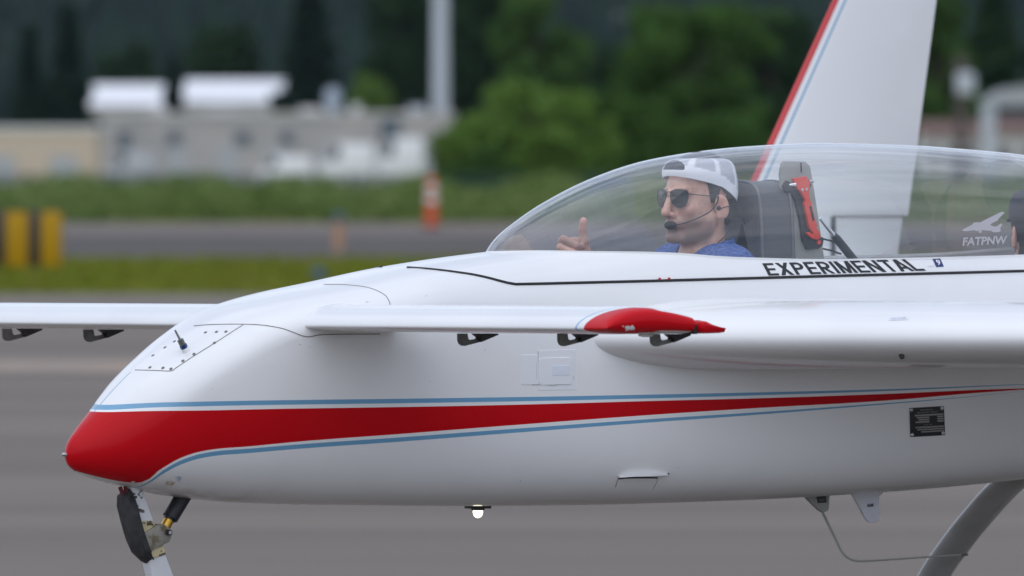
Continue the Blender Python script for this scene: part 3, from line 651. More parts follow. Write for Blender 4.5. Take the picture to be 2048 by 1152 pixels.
GRID = lambda n, m: ([(i / n, j / m) for i in range(n + 1) for j in range(m + 1)], [(i * (m + 1) + j, (i + 1) * (m + 1) + j, (i + 1) * (m + 1) + j + 1, i * (m + 1) + j + 1) for i in range(n) for j in range(m)])
def block_letters(word, st=.19, gap=.115):
    """bold grotesque capitals from straight strokes; returns v in 0..1 and faces"""
    V, Fc = [], []; x = 0.0
    def quad(*q): k = len(V); V.extend((x + a, b) for a, b in q); Fc.append((k, k + 1, k + 2, k + 3))
    def rect(a, b, c, d): quad((a, b), (c, b), (c, d), (a, d))
    def bar(x0, y0, x1, y1, w): quad((x0 - w / 2, y0), (x0 + w / 2, y0), (x1 + w / 2, y1), (x1 - w / 2, y1))
    for ch in word:
        w = {'I': st, 'M': .86, 'N': .74, 'X': .74, 'A': .78, 'L': .58, 'E': .62, 'T': .66}.get(ch, .68); h = .165
        if ch in 'EPRIMNL': rect(0, 0, st, 1)
        if ch == 'E': [rect(st, a, w if a != .42 else w - .04, a + h) for a in (0, .42, 1 - h)]
        if ch == 'L': rect(st, 0, w, h)
        if ch in 'PR':
            lo = .40; cx_, ry, rx = w - .32, (1 - lo) / 2, .32; cy_ = lo + ry
            rect(st, lo, cx_, lo + h); rect(st, 1 - h, cx_, 1)
            for i in range(8):
                a0, a1 = -math.pi / 2 + math.pi * i / 8, -math.pi / 2 + math.pi * (i + 1) / 8
                P0 = lambda a: (cx_ + rx * math.cos(a), cy_ + ry * math.sin(a)); P1 = lambda a: (cx_ + (rx - st) * math.cos(a), cy_ + (ry - h) * math.sin(a)); quad(P1(a0), P0(a0), P0(a1), P1(a1))
            if ch == 'R': bar(w - st * .55, 0, w - .36, lo, st * 1.1)
        if ch == 'M': rect(w - st, 0, w, 1); bar(w / 2, 0, st * .62, 1, st * 1.0); bar(w / 2, 0, w - st * .62, 1, st * 1.0)
        if ch == 'N': rect(w - st, 0, w, 1); bar(w - st * .6, 0, st * .6, 1, st * 1.15)
        if ch == 'X': bar(st * .6, 0, w - st * .6, 1, st * 1.2); bar(w - st * .6, 0, st * .6, 1, st * 1.2)
        if ch == 'A': bar(st * .55, 0, w / 2, 1, st * 1.05); bar(w - st * .55, 0, w / 2, 1, st * 1.05); rect(w * .25, .22, w * .75, .22 + h * .9)
        if ch == 'T': rect(0, 1 - h, w, 1); rect(w / 2 - st / 2, 0, w / 2 + st / 2, 1 - h)
        x += w + (gap if ch not in 'TA' else gap * .4)
    V = np.array(V); V /= V.max(0); return V, Fc
def layered(f): return f
v, f = block_letters('EXPERIMENTAL')
stick('lettering', v, f, [(1524, 527), (1822, 518), (1852, 541.5), (1537, 551.5)], (HULL, LIP), M['ink'], canopy_frame)
stick('sticker', *GRID(3, 3), [(1865, 518), (1880, 517), (1887.5, 533.5), (1872, 534.5)], (HULL, LIP), M['navy'], canopy_frame)
v, f = text_mesh('9', .02); stick('sticker_digit', v, f, [(1870, 520), (1877.5, 519.5), (1882, 530), (1874.5, 531)], (HULL, LIP), M['white'], canopy_frame, .002)
v, f = text_mesh('RWY 7'); stick('sticker_print', v, f, [(1857, 532), (1872, 531), (1873, 534), (1858, 535)], (HULL, LIP), M['decalgrey'], canopy_frame)
v, f = text_mesh('FATPNW', .03); stick('decal_lettering', v, f, [(1926, 475.5), (2014, 471.5), (2012, 488), (1924, 492)], BUB, M['decal'], canopy, .002)
pl = [(0, .13), (.02, .16), (.24, .40), (.25, .47), (.30, .50), (.42, .50), (.88, .98), (.95, 1.0), (.985, .95), (.83, .66), (.84, .61), (.66, .42), (.645, .38), (.74, .30), (.80, .30), (.90, .45), (.93, .42), (.88, .22), (.90, .10), (.86, .04), (.72, .02), (.68, .09), (.45, .13), (.455, .05), (.43, -.02), (.38, .02), (.40, .10), (.33, .08), (.28, .13), (.10, .07), (.02, .09)]
stick('decal_airplane', pl, [tuple(range(len(pl)))], [(1923, 424), (2010, 424), (2010, 466), (1923, 466)], BUB, M['decal'], canopy, .002)

def surf_line(pts, r, bvh=HULL, n=8, seg=6, sink=.3):
    L = []
    for p in catmull(pts, n):
        q, nn = hit(bvh, p[0], p[1])
        if q is not None: L.append(q + nn * (r * (1 - 2 * sink)))
    return L
def line_part(name, pts, r, material, parent, n=8):
    L = surf_line(pts, r, n=n)
    if len(L) > 1: return MB().tube(L, r, 6).build(name, material, parent)
line_part('panel_seam', [(270, 740), (310, 741), (342, 742), (352, 736), (385, 714), (430, 686), (470, 660), (486, 650)], .0011, M['seam'], fuselage)
line_part('panel_seam', [(388, 652), (420, 649.5), (470, 648.5), (520, 650), (560, 656), (585, 664), (606, 672), (622, 673), (650, 669), (760, 668)], .0012, M['seam'], fuselage)
line_part('panel_seam', [(648, 569), (690, 569.5), (735, 575), (765, 587), (777, 600), (782, 616)], .0010, M['seam'], fuselage)
for (x, y) in [(300, 735), (326, 736), (342, 738), (306, 711), (330, 695), (349, 683), (411, 665), (433, 664), (452, 663.5), (429, 686), (388, 708.5), (366, 722)]:
    p, nn = hit(HULL, x, y)
    if p is None: continue
    t = Vector((1, 0, 0)); t = (t - nn * t.dot(nn)).normalized(); b_ = nn.cross(t)
    MB().add([p + nn * .0012 + (t * math.cos(a) * .0050 + b_ * math.sin(a) * .0050) for a in np.linspace(0, 2 * math.pi, 8, endpoint=False)] + [p + nn * .002], [(i, (i + 1) % 8, 8) for i in range(8)]).build('screw', M['seam'], fuselage, smooth=False)
for (x, y) in [(1318, 559), (1337, 558.5)]:
    p = on(HULL, x, y, .004); MB().ball(p, .0042, 8, 6).build('red_screw', M['red'], canopy_frame)
# paint chips, smudges
def blob(name, cx, cy, rx, ry, material, seed, parent=fuselage, off=.0008, bvh=HULL):
    r_ = random.Random(seed); n = 14; pts = [(cx, cy)] + [(cx + rx * math.cos(2 * math.pi * i / n) * r_.uniform(.55, 1.1), cy + ry * math.sin(2 * math.pi * i / n) * r_.uniform(.55, 1.1)) for i in range(n)]
    P = [on(bvh, *p, off) for p in pts]
    if any(p is None for p in P): return
    me = bpy.data.meshes.new(name); me.from_pydata(P, [], [(0, 1 + i, 1 + (i + 1) % n) for i in range(n)]); link(name, me, material, parent, smooth=False)
M['tan'] = mat('tan_smear', (.42, .30, .22), .7, noise=(60, (.6, .56, .5), .4, .6))
M['bluegrey'] = mat('bluegrey_smear', (.42, .46, .55), .6, noise=(60, (.62, .64, .68), .4, .6))
blob('paint_smear', 341, 966, 11, 6, M['tan'], 3); blob('paint_smear', 357, 957, 8, 6, M['bluegrey'], 4); blob('paint_chip', 266, 963, 5, 1.8, M['white'], 5)
for i, (x, y, a, b_) in enumerate([(734, 604, 3, 1.2), (600, 689, 3, 1), (620, 694, 2, .8), (852, 592, 2, 1), (970, 700, 1.6, 1.4), (860, 763, 1.3, 1.2), (1041, 962, 1.8, 1.6), (1356, 935, 1.2, 1.6), (900, 690, 1.2, 1), (424, 778, 1.5, .8), (275, 780, 1.2, .8), (560, 720, 1.4, 1)]):
    blob('paint_nick', x, y, a, b_, M['smudge'], 20 + i)

# --- canard and elevators
def airfoil(n=28, t=.19, cam_=.02):
    s = (1 - np.cos(np.linspace(0, math.pi, n))) / 2
    th_ = 5 * t * (.2969 * np.sqrt(s) - .126 * s - .3516 * s**2 + .2843 * s**3 - .1036 * s**4); cm = 4 * cam_ * s * (1 - s)
    return s, cm + th_, cm - th_
CZ0, CSL, CCH, CXL = 1.1573, -.0106, .365, .600      # canard: height at centreline, lean, chord, leading edge
def can_z(y): return CZ0 + CSL * y
def canard_row(y, sc=1.0, cut_=.76, lift=0.0):
    s = (1 - np.cos(np.linspace(0, math.pi, 40))) / 2; c = CCH
    up = np.where(s < .38, .155 * (1 - (1 - np.minimum(s, .38) / .38)**2)**.60, .155 * (1 - (np.maximum(s - .38, 0) / .62)**1.6)); lo = np.where(s < .25, -.045 * (1 - (1 - np.minimum(s, .25) / .25)**2)**.5, -.045)
    k = s <= cut_; xs, u, l_ = s[k], up[k], lo[k]
    mid = (u + l_) / 2; h = (u - l_) / 2
    pts = [(CXL + a * c, y, can_z(y) + lift + (m_ + hh * sc) * c) for a, m_, hh in zip(xs, mid, h)]
    pts += [(CXL + a * c, y, can_z(y) + lift + (m_ - hh * sc) * c) for a, m_, hh in list(zip(xs, mid, h))[::-1]]
    return pts
ys = [-1.80, -1.797, -1.79, -1.775, -1.75] + list(np.linspace(-1.7, -.34, 24))
inner = [(-.31, 1.0), (-.28, 1.0), (-.265, 1.015), (-.255, 1.05), (-.245, 1.10), (-.2, 1.12)]
rows = []
SC = {-1.80: .12, -1.797: .45, -1.79: .68, -1.775: .86, -1.75: .96}
for y in ys: rows.append(canard_row(y, SC.get(y, 1.0)))
for y, s_ in inner: rows.append(canard_row(y, s_, lift=(s_ - 1) * .004))
full = rows + [[(p[0], -p[1], p[2] - can_z(p[1]) + can_z(-p[1])) for p in r_] for r_ in rows[::-1]]
mb = MB().grid(full, closed=True); n_ = len(full[0])
mb.f.append(tuple(range(n_))); mb.f.append(tuple((len(full) - 1) * n_ + k for k in range(n_ - 1, -1, -1)))
def tip_material(name, edge=1.69, slope=.54, face=1.786):
    m = mat(name, WHITE, .25, coat=.6, noise=(1.6, (.74, .74, .74), .45, .75)); n, l = m.node_tree.nodes, m.node_tree.links; b = n['Principled BSDF']; base = b.inputs['Base Color'].links[0].from_socket
    tc = n.new('ShaderNodeTexCoord'); sp = n.new('ShaderNodeSeparateXYZ'); l.new(tc.outputs['Object'], sp.inputs[0])
    def mth(op, *a):
        q = n.new('ShaderNodeMath'); q.operation = op
        for i, v_ in enumerate(a):
            if hasattr(v_, 'default_value'): l.new(v_, q.inputs[i])
            else: q.inputs[i].default_value = v_
        return q.outputs[0]
    ay = mth('ABSOLUTE', sp.outputs[1]); e = mth('SUBTRACT', ay, mth('ADD', edge, mth('MULTIPLY', mth('MAXIMUM', mth('SUBTRACT', sp.outputs[0], CXL), 0), slope)))
    e = mth('MAXIMUM', e, mth('SUBTRACT', ay, face))
    redm = mth('GREATER_THAN', e, 0); blu = mth('MULTIPLY', mth('GREATER_THAN', e, -.042), mth('LESS_THAN', e, -.033))
    # a chip knocked out of the red at the near tip
    cn = n.new('ShaderNodeTexNoise'); cn.inputs['Scale'].default_value = 70; cn.inputs['Detail'].default_value = 5; l.new(tc.outputs['Object'], cn.inputs['Vector'])
    cx_, cy_, cz_ = CHIP
    d = mth('SQRT', mth('ADD', mth('ADD', mth('POWER', mth('MULTIPLY', mth('SUBTRACT', sp.outputs[0], cx_), 1.0), 2), mth('POWER', mth('SUBTRACT', sp.outputs[1], cy_), 2)), mth('POWER', mth('MULTIPLY', mth('SUBTRACT', sp.outputs[2], cz_), 2.6), 2)))
    chip = mth('LESS_THAN', mth('ADD', d, mth('MULTIPLY', mth('SUBTRACT', cn.outputs['Fac'], .5), .075)), .0150)
    redm = mth('MULTIPLY', redm, mth('SUBTRACT', 1, chip))
    m1 = n.new('ShaderNodeMixRGB'); m1.inputs[2].default_value = (.20, .40, .62, 1); l.new(blu, m1.inputs[0]); l.new(base, m1.inputs[1])
    m2 = n.new('ShaderNodeMixRGB'); m2.inputs[2].default_value = (.55, .004, .010, 1); l.new(redm, m2.inputs[0]); l.new(m1.outputs[0], m2.inputs[1]); l.new(m2.outputs[0], b.inputs['Base Color'])
    l.new(mth('MULTIPLY', mth('SUBTRACT', 1, redm), .5), b.inputs['Coat Weight']); l.new(mth('SUBTRACT', .4, mth('MULTIPLY', redm, .25)), b.inputs['Specular IOR Level'])
    return m
cme = mb.mesh('canard'); cbm = bmesh.new(); cbm.from_mesh(cme); CAN = BVHTree.FromBMesh(cbm); cbm.free()
chp, _ = hit(CAN, 1256, 655); CHIP = tuple(chp) if chp else (.66, -1.79, 1.17)
M['tip'] = tip_material('canard_paint'); M['etip'] = tip_material('elevator_paint', 1.66, 0, 1.7)
canard = link('canard', cme, M['tip'], plane); sharp(cme, 50)
# elevators: a fat rounded nose under the slot, thin tail, drooping slightly
def elev_row(y, sc=1.0):
    pts = []; x0, ch = CXL + .785 * CCH, .208 * CCH; N = 14; dro = R(9)
    prof = [(0, .008), (.01, .020), (.05, .0300), (.14, .0345), (.26, .0330), (.5, .0240), (.75, .0125), (1, .0015)]
    lo = [(1, 0), (.75, -.0005), (.5, -.001), (.25, -.001), (.10, .0), (.03, .004)]
    for a, b in prof + lo: pts.append((x0 + a * ch, y, can_z(y) - .0164 + .001 + .018 + (b - .018) * sc))
    return pts
for sgn in (-1, 1):
    rws = [elev_row(sgn * y, s_) for y, s_ in [(.36, .9), (.38, 1), (.8, 1), (1.2, 1), (1.6, 1), (1.78, 1), (1.805, .85), (1.812, .3)]]
    e = MB().grid(rws, closed=True); k = len(rws[0]); e.f.append(tuple(range(k))); e.f.append(tuple((len(rws) - 1) * k + i for i in range(k)))
    el = e.build('elevator', M['etip'], plane)
for sgn in (-1, 1): MB().box(CXL + .748 * CCH, CXL + .775 * CCH, min(sgn * .4, sgn * 1.796), max(sgn * .4, sgn * 1.796), can_z(sgn * 1.1) - .010, can_z(sgn * 1.1) + .014).build('slot_shade', M['seal'], plane)  # black strip painting in the shadow of the gap ahead of the elevator
# hinge brackets below the canard
def to_xz(px, py, y):
    p = at(px, py, y); return (p.x, p.z)
hook_px = [(0, 0), (.5, 15), (3, 21), (8, 24.5), (14, 25), (44, 17), (43, 9.5), (24, 13), (21, 11), (19, 0)]
wedge_px = [(31, 0), (77, 0), (78, 2.5), (44, 17), (39, 13), (42, 9)]
def bracket(px, py, yy, name='hinge_bracket'):
    k = 1.0; o = MB().prism([to_xz(px + a, py + b, yy) for a, b in hook_px], yy - .003, yy + .003).build(name, M['bracket'], plane, smooth=False)
    MB().prism([to_xz(px + a, py + b, yy) for a, b in wedge_px], yy - .011, yy + .011).build('hinge_arm', M['black'], o, smooth=False)
    MB().tube([at(px + 44, py + 12, yy) + Vector((0, -.016, 0)), at(px + 44, py + 12, yy) + Vector((0, .016, 0))], .0055, 8).build('hinge_pin', M['black'], o)
def y_of(px, x):      # lateral position at which a bracket whose nose is at local x shows at px
    lo, hi = -2.0, 2.0
    for _ in range(50):
        m_ = (lo + hi) / 2
        if at(px, 660, m_).x < x: lo, hi = lo, m_
        else: lo, hi = m_, hi
    return m_
HX = CXL + .58 * CCH
brs = []
for px, py in [(915, 667), (1115, 667.5), (1300, 668), (167, 659), (4, 657)]:
    lo, hi = -1.9, 1.9
    for _ in range(60):
        m_ = (lo + hi) / 2
        if at(px, py, m_).x > HX: hi = m_
        else: lo = m_
    brs.append((px, py, m_))
for b_ in brs: bracket(*b_)
q_ = at(358, 666, .30); MB().box(q_.x - .02, q_.x + .02, .28, .31, q_.z - .03, q_.z + .02).build('elevator_horn', M['bracket'], plane)
MB().ball(at(1292, 670, brs[2][2] - .02), (.022, .02, .006), 10, 6).build('tip_fairing', M['white'], plane)

# --- strakes, wings, winglets
def wing_rows(stations):
    rows = []
    for (y, xl, xt, zc, tu, tl, nose) in stations:
        c = xt - xl; up, lo = [], []
        for s in np.concatenate([np.linspace(0, 1, 14)**2 * .999 * nose, np.linspace(nose, c, 12)]):
            g = math.sqrt(max(1 - (1 - min(s / nose, 1))**2, 0)) if s < nose else max(1 - ((s - nose) / (c - nose))**1.7, 0) * .98 + .02
            up.append((xl + s, y, zc + tu * g)); lo.append((xl + s, y, zc - tl * g))
        rows.append(up + lo[::-1])
    return rows
def wing_part(name, stations, sgn, material, caps=True):
    rows = wing_rows([(sgn * s_[0], *s_[1:]) for s_ in stations]); m_ = MB().grid(rows, closed=True); k = len(rows[0])
    if caps: m_.f.append(tuple(range(k))); m_.f.append(tuple((len(rows) - 1) * k + i for i in range(k)))
    return m_.build(name, material, plane)
STR = [(y, 1.50 + (y - .28) * 1.22 - .05 * math.exp(-(y - .28) / .05) * 0, 4.0, 1.112 + .004 * (y - .28), .112 - .018 * (y - .28), .090 - .012 * (y - .28), .46 - .03 * (y - .28)) for y in [.20, .26, .32, .38, .45, .55, .7, .85, 1.0, 1.15, 1.30]]
WNG = [(1.30, 2.75, 4.02, 1.116, .088, .075, .3), (1.45, 3.05, 4.1, 1.13, .075, .06, .25), (2.6, 3.87, 4.72, 1.16, .055, .045, .18), (4.0, 4.72, 5.36, 1.20, .035, .03, .12)]
for sgn in (-1, 1):
    wing_part('strake', STR, sgn, M['white']); wing_part('wing', WNG, sgn, M['white'])
def fin_material():
    m = mat('winglet_paint', WHITE, .28, coat=.6, noise=(1.6, (.74, .74, .74), .45, .75)); n, l = m.node_tree.nodes, m.node_tree.links; b = n['Principled BSDF']; base = b.inputs['Base Color'].links[0].from_socket
    tc = n.new('ShaderNodeTexCoord'); sp = n.new('ShaderNodeSeparateXYZ'); l.new(tc.outputs['Object'], sp.inputs[0])
    def mth(op, *a):
        q = n.new('ShaderNodeMath'); q.operation = op
        for i, v_ in enumerate(a):
            if hasattr(v_, 'default_value'): l.new(v_, q.inputs[i])
            else: q.inputs[i].default_value = v_
        return q.outputs[0]
    e = mth('SUBTRACT', sp.outputs[0], mth('ADD', FLE[0], mth('MULTIPLY', mth('SUBTRACT', sp.outputs[2], FLE[1]), FLE[2])))
    redm = mth('LESS_THAN', e, .020); blu = mth('MULTIPLY', mth('GREATER_THAN', e, .040), mth('LESS_THAN', e, .048))
    m1 = n.new('ShaderNodeMixRGB'); m1.inputs[2].default_value = (*BLUE, 1); l.new(blu, m1.inputs[0]); l.new(base, m1.inputs[1])
    m2 = n.new('ShaderNodeMixRGB'); m2.inputs[2].default_value = (*RED, 1); l.new(redm, m2.inputs[0]); l.new(m1.outputs[0], m2.inputs[1]); l.new(m2.outputs[0], b.inputs['Base Color'])
    return m
YF = 4.0
pA, pB, pC, pD = at(1535, 287, YF), at(1665, 0, YF), at(1835, 287, YF), at(1873, 0, YF)
kl = (pB.x - pA.x) / (pB.z - pA.z); kt = (pD.x - pC.x) / (pD.z - pC.z); FLE = (pA.x, pA.z, kl)
M['winglet'] = fin_material()
for sgn in (1, -1):
    rows = []; ZB = at(1810, 432, YF).z
    zs = [1.17, 1.25, ZB - .002, ZB + .002] + list(np.linspace(ZB + .05, 2.5, 12))
    for z in zs:
        xl = pA.x + (z - pA.z) * kl; xt = pC.x + (z - pC.z) * kt - (.022 if z < ZB else 0)
        s, up, lo = airfoil(18, .085, 0); c = xt - xl
        rows.append([(xl + a * c, sgn * YF + b * c, z) for a, b in zip(s, up)] + [(xl + a * c, sgn * YF + b * c, z) for a, b in list(zip(s, lo))[::-1]])
    m_ = MB().grid(rows, closed=True); k = len(rows[0]); m_.f.append(tuple(range(k))); m_.f.append(tuple((len(rows) - 1) * k + i for i in range(k)))
    wl_ = m_.build('winglet', M['winglet'], plane)
    # rudder gap on the lower inboard corner
    h0, h1, h2 = at(1657, 433, YF), at(1657, 512, YF), at(1806, 432, YF)
    yy = sgn * YF - sgn * .030
    g = MB().tube([(h1.x, yy, h1.z), (h0.x, yy, h0.z)], .008, 6).build('rudder_gap', M['seal'], wl_)
    MB().tube([(h0.x, yy, h0.z), (h2.x - .25, yy, h2.z), (h2.x, yy + sgn * .022, h2.z)], .0035, 6).build('rudder_gap', M['seam'], wl_)
# propeller and spinner behind the firewall
MB().tube([(4.98, 0, 1.06), (5.1, 0, 1.06), (5.2, 0, 1.06), (5.27, 0, 1.06), (5.30, 0, 1.06)], [.14, .13, .10, .05, .005], 20).build('spinner', M['white'], plane)
for sgn in (1, -1): MB().add([(5.10, sgn * .1, 1.03), (5.14, sgn * .1, 1.10), (5.10, sgn * .5, 1.00), (5.15, sgn * .5, 1.13), (5.13, sgn * .86, 1.03), (5.15, sgn * .86, 1.09), (5.125, sgn * .1, 1.02), (5.16, sgn * .1, 1.09), (5.125, sgn * .5, .99), (5.17, sgn * .5, 1.12), (5.145, sgn * .86, 1.025), (5.165, sgn * .86, 1.085)], [(0, 1, 3, 2), (2, 3, 5, 4), (7, 6, 8, 9), (9, 8, 10, 11), (1, 7, 9, 3), (3, 9, 11, 5), (6, 0, 2, 8), (8, 2, 4, 10), (4, 5, 11, 10), (0, 6, 7, 1)]).build('propeller_blade', M['prop'], plane)

# --- main gear: bowed composite legs
leg_px = [(2075, 930, .02), (2012, 972, .16), (1948, 1042, .33), (1905, 1097, .45), (1868, 1152, .55)]
P = [at(a, b, y) for a, b, y in leg_px]; last = P[-1]; P += [last + Vector((.0, .18, -.20)), Vector((last.x, 1.0, .17))]
P = catmull(P, 6)
for sgn in (1, -1):
    Q = [(p[0], sgn * p[1], p[2]) for p in P]; rows = []
    for i, p in enumerate(Q):
        t = np.array(Q[min(i + 1, len(Q) - 1)]) - np.array(Q[max(i - 1, 0)]); t /= np.linalg.norm(t)
        ax = np.array((1., 0, 0)); ax -= t * ax.dot(t); ax /= np.linalg.norm(ax); nn = np.cross(t, ax); w_ = .066 - .014 * i / len(Q)
        rows.append([tuple(np.array(p) + ax * (w_ * math.copysign(abs(math.cos(a))**.9, math.cos(a))) + nn * (.026 * math.sin(a))) for a in np.linspace(0, 2 * math.pi, 20, endpoint=False)])
    leg = MB().grid(rows, closed=True).build('main_gear_leg', M['gear'], plane)
    wy, wx = sgn * 1.06, Q[-1][0]
    whl = MB()
    prof = [(.055, -.05), (.12, -.055), (.155, -.045), (.17, -.02), (.17, .02), (.155, .045), (.12, .055), (.055, .05)]
    whl.grid([[(wx + r_ * math.cos(a), wy + o_, .17 + r_ * math.sin(a)) for a in np.linspace(0, 2 * math.pi, 28, endpoint=False)] for r_, o_ in prof], closed=True)
    w_o = whl.build('main_wheel', M['rubber'], plane)
    MB().tube([(wx, wy - .045, .17), (wx, wy + .045, .17)], .075, 20).build('rim', M['steel'], w_o)
    MB().tube([(wx, Q[-1][1] - sgn * .02, .17), (wx, wy, .17)], .02, 10).build('axle', M['steel'], w_o)

# --- nose gear
def quad_px(*pts, y=0): return [to_xz(a, b, y) for a, b in pts]
strut = MB().prism(quad_px((254, 972), (276, 972), (313, 1078), (340, 1152), (420, 1400), (400, 1405), (297, 1152), (274, 1040)), -.022, .022).build('nose_gear_strut', M['strut'], plane, bevel=.005)
yel = mat('yellowed_primer', (.55, .47, .27), .6, noise=(60, (.07, .05, .03), .52, .60))
MB().prism(quad_px((274, 1041), (298, 1041), (318, 1092), (323, 1108), (293, 1118)), -.0245, .0245).build('worn_collar', yel, strut)
MB().prism(quad_px((278, 1066), (305, 1048), (318, 1047), (331, 1058), (335, 1068), (329, 1083), (291, 1102)), -.030, .030).build('pivot_bracket', M['dirty'], strut, bevel=.004)
pv = at(325, 1064, 0); MB().tube([pv + Vector((0, -.040, 0)), pv + Vector((0, .040, 0))], .0085, 14).build('pivot_ring', M['black'], strut)
MB().tube([pv + Vector((0, -.043, 0)), pv + Vector((0, .043, 0))], .0048, 12).build('pivot_bolt', M['steel'], strut)
MB().tube([at(325, 1064, 0), at(343, 1030, 0)], .0145, 16).build('shock_piston', M['gold'], strut)
MB().tube([at(338, 1040, 0), at(341.5, 1033, 0)], .0165, 16).build('shock_collar', M['black'], strut)
MB().tube([at(340, 1036, 0), at(374, 980, 0)], .0225, 18).build('shock_sleeve', M['black'], strut)
# long black rubber pad on the front of the strut
pc = [(243, 979, .3), (240, 990, .8), (243.5, 1010, 1), (251, 1040, 1), (261, 1075, 1), (272, 1102, .95), (283, 1119, .6), (287, 1124, .25)]
rows = []
for (a, b, s_) in pc:
    c0 = at(a, b, 0); wx_, wy_ = .0165 * s_, .040 * s_
    rows.append([(c0.x + wx_ * 1.15 * math.copysign(abs(math.cos(t))**.75, math.cos(t)) + .016 * (1), wy_ * math.copysign(abs(math.sin(t))**.7, math.sin(t)), c0.z + .006 * math.cos(t)) for t in np.linspace(0, 2 * math.pi, 28, endpoint=False)])
mb = MB().grid(rows, closed=True); mb.f.append(tuple(range(28))); mb.f.append(tuple((len(rows) - 1) * 28 + i for i in range(28)))
pad = mb.build('rubber_pad', M['rubber'], strut)
for dx_ in (4, 9.5):
    MB().tube([at(a + 15 + dx_, b, -.037) for a, b, s_ in pc[1:-1]], .0022, 6).build('pad_rib', M['black'], strut)
for (a, b) in [(240, 974), (250, 973)]: MB().tube([at(a, b, -.01), at(a + 5, b + 14, -.01)], .006, 8).build('hinge_lug', mat('maroon', (.12, .012, .015), .5), strut)
blk = mat('bare_patch', (.07, .06, .05), .7)
for i, (a, b, rx, ry) in enumerate([(263, 994, 4, 4), (271, 1019, 4.5, 4.5)]):
    MB().prism(quad_px(*[(a + rx * math.cos(t) * random.uniform(.5, 1.1), b + ry * math.sin(t) * random.uniform(.5, 1.1)) for t in np.linspace(0, 2 * math.pi, 9, endpoint=False)]), -.0235, -.02).build('bare_patch', blk, strut, smooth=False)
nwx, r_w = at(415, 1400, 0).x, .13
whl = MB().grid([[(nwx + r_ * math.cos(a), o_, r_w + r_ * math.sin(a)) for a in np.linspace(0, 2 * math.pi, 28, endpoint=False)] for r_, o_ in [(.045, -.035), (.09, -.042), (.12, -.03), (.13, 0), (.12, .03), (.09, .042), (.045, .035)]], closed=True).build('nose_wheel', M['rubber'], plane)
MB().tube([(nwx, -.04, r_w), (nwx, .04, r_w)], .05, 16).build('rim', M['steel'], whl)
for sgn in (-1, 1): MB().prism([(nwx - .03, .30), (nwx + .02, .30), (nwx + .015, r_w - .02), (nwx - .015, r_w - .02)], sgn * .05 - .006, sgn * .05 + .006).build('fork', M['strut'], whl)
MB().box(nwx - .035, nwx + .03, -.056, .056, .28, .31).build('fork_crown', M['strut'], whl)
# pitot tip and the probe on the nose panel
MB().tube([at(134, 909.5), at(127, 909), at(123.5, 909)], [.0055, .0055, .004], 10).build('pitot_tube', M['steel'], plane)
pb, pn_ = hit(HULL, 371, 702)
A = [pb - Vector((0, 0, .012)), on(HULL, 371, 700, .004)]
top = at(350, 660, pb.y); bas = Vector((pb.x, pb.y, at(372, 700, pb.y).z)); ax = (top - bas)
pr = MB().tube([bas - ax * .1, bas + ax * .06, bas + ax * .10], [.013, .010, .009], 14).build('probe_base', M['white'], plane)
MB().tube([bas + ax * .10, bas + ax * .26], .0105, 6).build('probe_nut', M['bluefit'], pr)
MB().tube([bas + ax * .26, bas + ax * .52], .0088, 6).build('probe_body', M['bracket'], pr)
MB().tube([bas + ax * .52, bas + ax * 1.0], [.0042, .0030], 8).build('probe_stem', M['steel'], pr)

# --- belly: beacon, antennas, step, patch, plate
bc = at(954, 1012); bz = float(f_zb(bc.x))
bk = MB().prism([(bc.x - .028, bz - .008), (bc.x + .034, bz - .008), (bc.x + .032, bz + .006), (bc.x - .026, bz + .006)], -.022, .022).build('beacon_base', M['black'], plane)
MB().ball((bc.x + .003, 0, bz - .018), (.0145, .0145, .017), 16, 12).build('beacon_lens', M['lamp'], bk)
MB().tube([(bc.x + .003, 0, bz - .006), (bc.x + .003, 0, bz - .013)], .019, 16).build('beacon_ring', M['black'], bk)
fa = MB(); fa.prism(quad_px((1699, 985), (1766, 981), (1764, 987), (1757, 993), (1757, 1037), (1753, 1044), (1738, 1045), (1731, 1040), (1708, 997)), -.006, .006)
fo = fa.build('blade_antenna', M['fin'], plane, bevel=.003)
v, f = text_mesh('RAMI', .04); q = quad_px((1732, 1008), (1744, 1006.5), (1744, 1013), (1732, 1014.5))
def flat(name, v, f, q, y, material, parent):
    q = np.array(q); out = []
    for a, b in v:
        p = (q[3] * (1 - a) + q[2] * a) * (1 - b) + (q[0] * (1 - a) + q[1] * a) * b; out.append((p[0], y, p[1]))
    me = bpy.data.meshes.new(name); me.from_pydata(out, [], f); return link(name, me, material, parent, smooth=False)
flat('antenna_print', v, f, q, -.0072, M['ink'], fo)
an = MB().prism(quad_px((1605, 990), (1657, 987), (1655, 1018), (1651, 1023), (1642, 1024), (1636, 1020)), -.009, .009).build('whip_antenna_base', M['antenna'], plane, bevel=.003)
MB().prism(quad_px((1629, 992), (1648, 990), (1650, 1005), (1632, 1006)), -.0105, -.0085).build('antenna_plate', M['ink'], an, smooth=False)
v, f = text_mesh('CI 121'); flat('antenna_print', v, f, quad_px((1634, 999), (1643, 998), (1643, 1001.5), (1634, 1002)), -.0112, M['decal'], an)
wp = [(1643, 1020, 0), (1655, 1045, 0), (1672, 1080, -.01), (1683, 1102, -.015), (1695, 1115, -.02), (1715, 1122, -.02), (1760, 1120.5, -.02), (1840, 1115, -.02), (1925, 1109.5, -.02)]
MB().tube(catmull([at(*p) for p in wp], 5), [.0042 - .0018 * i / 40 for i in range(41)], 8).build('whip_antenna', M['antenna'], an)
MB().tube([at(1922, 1109.8, -.02), at(1935, 1109, -.02)], .0035, 8).build('whip_tip', M['bracket'], an)
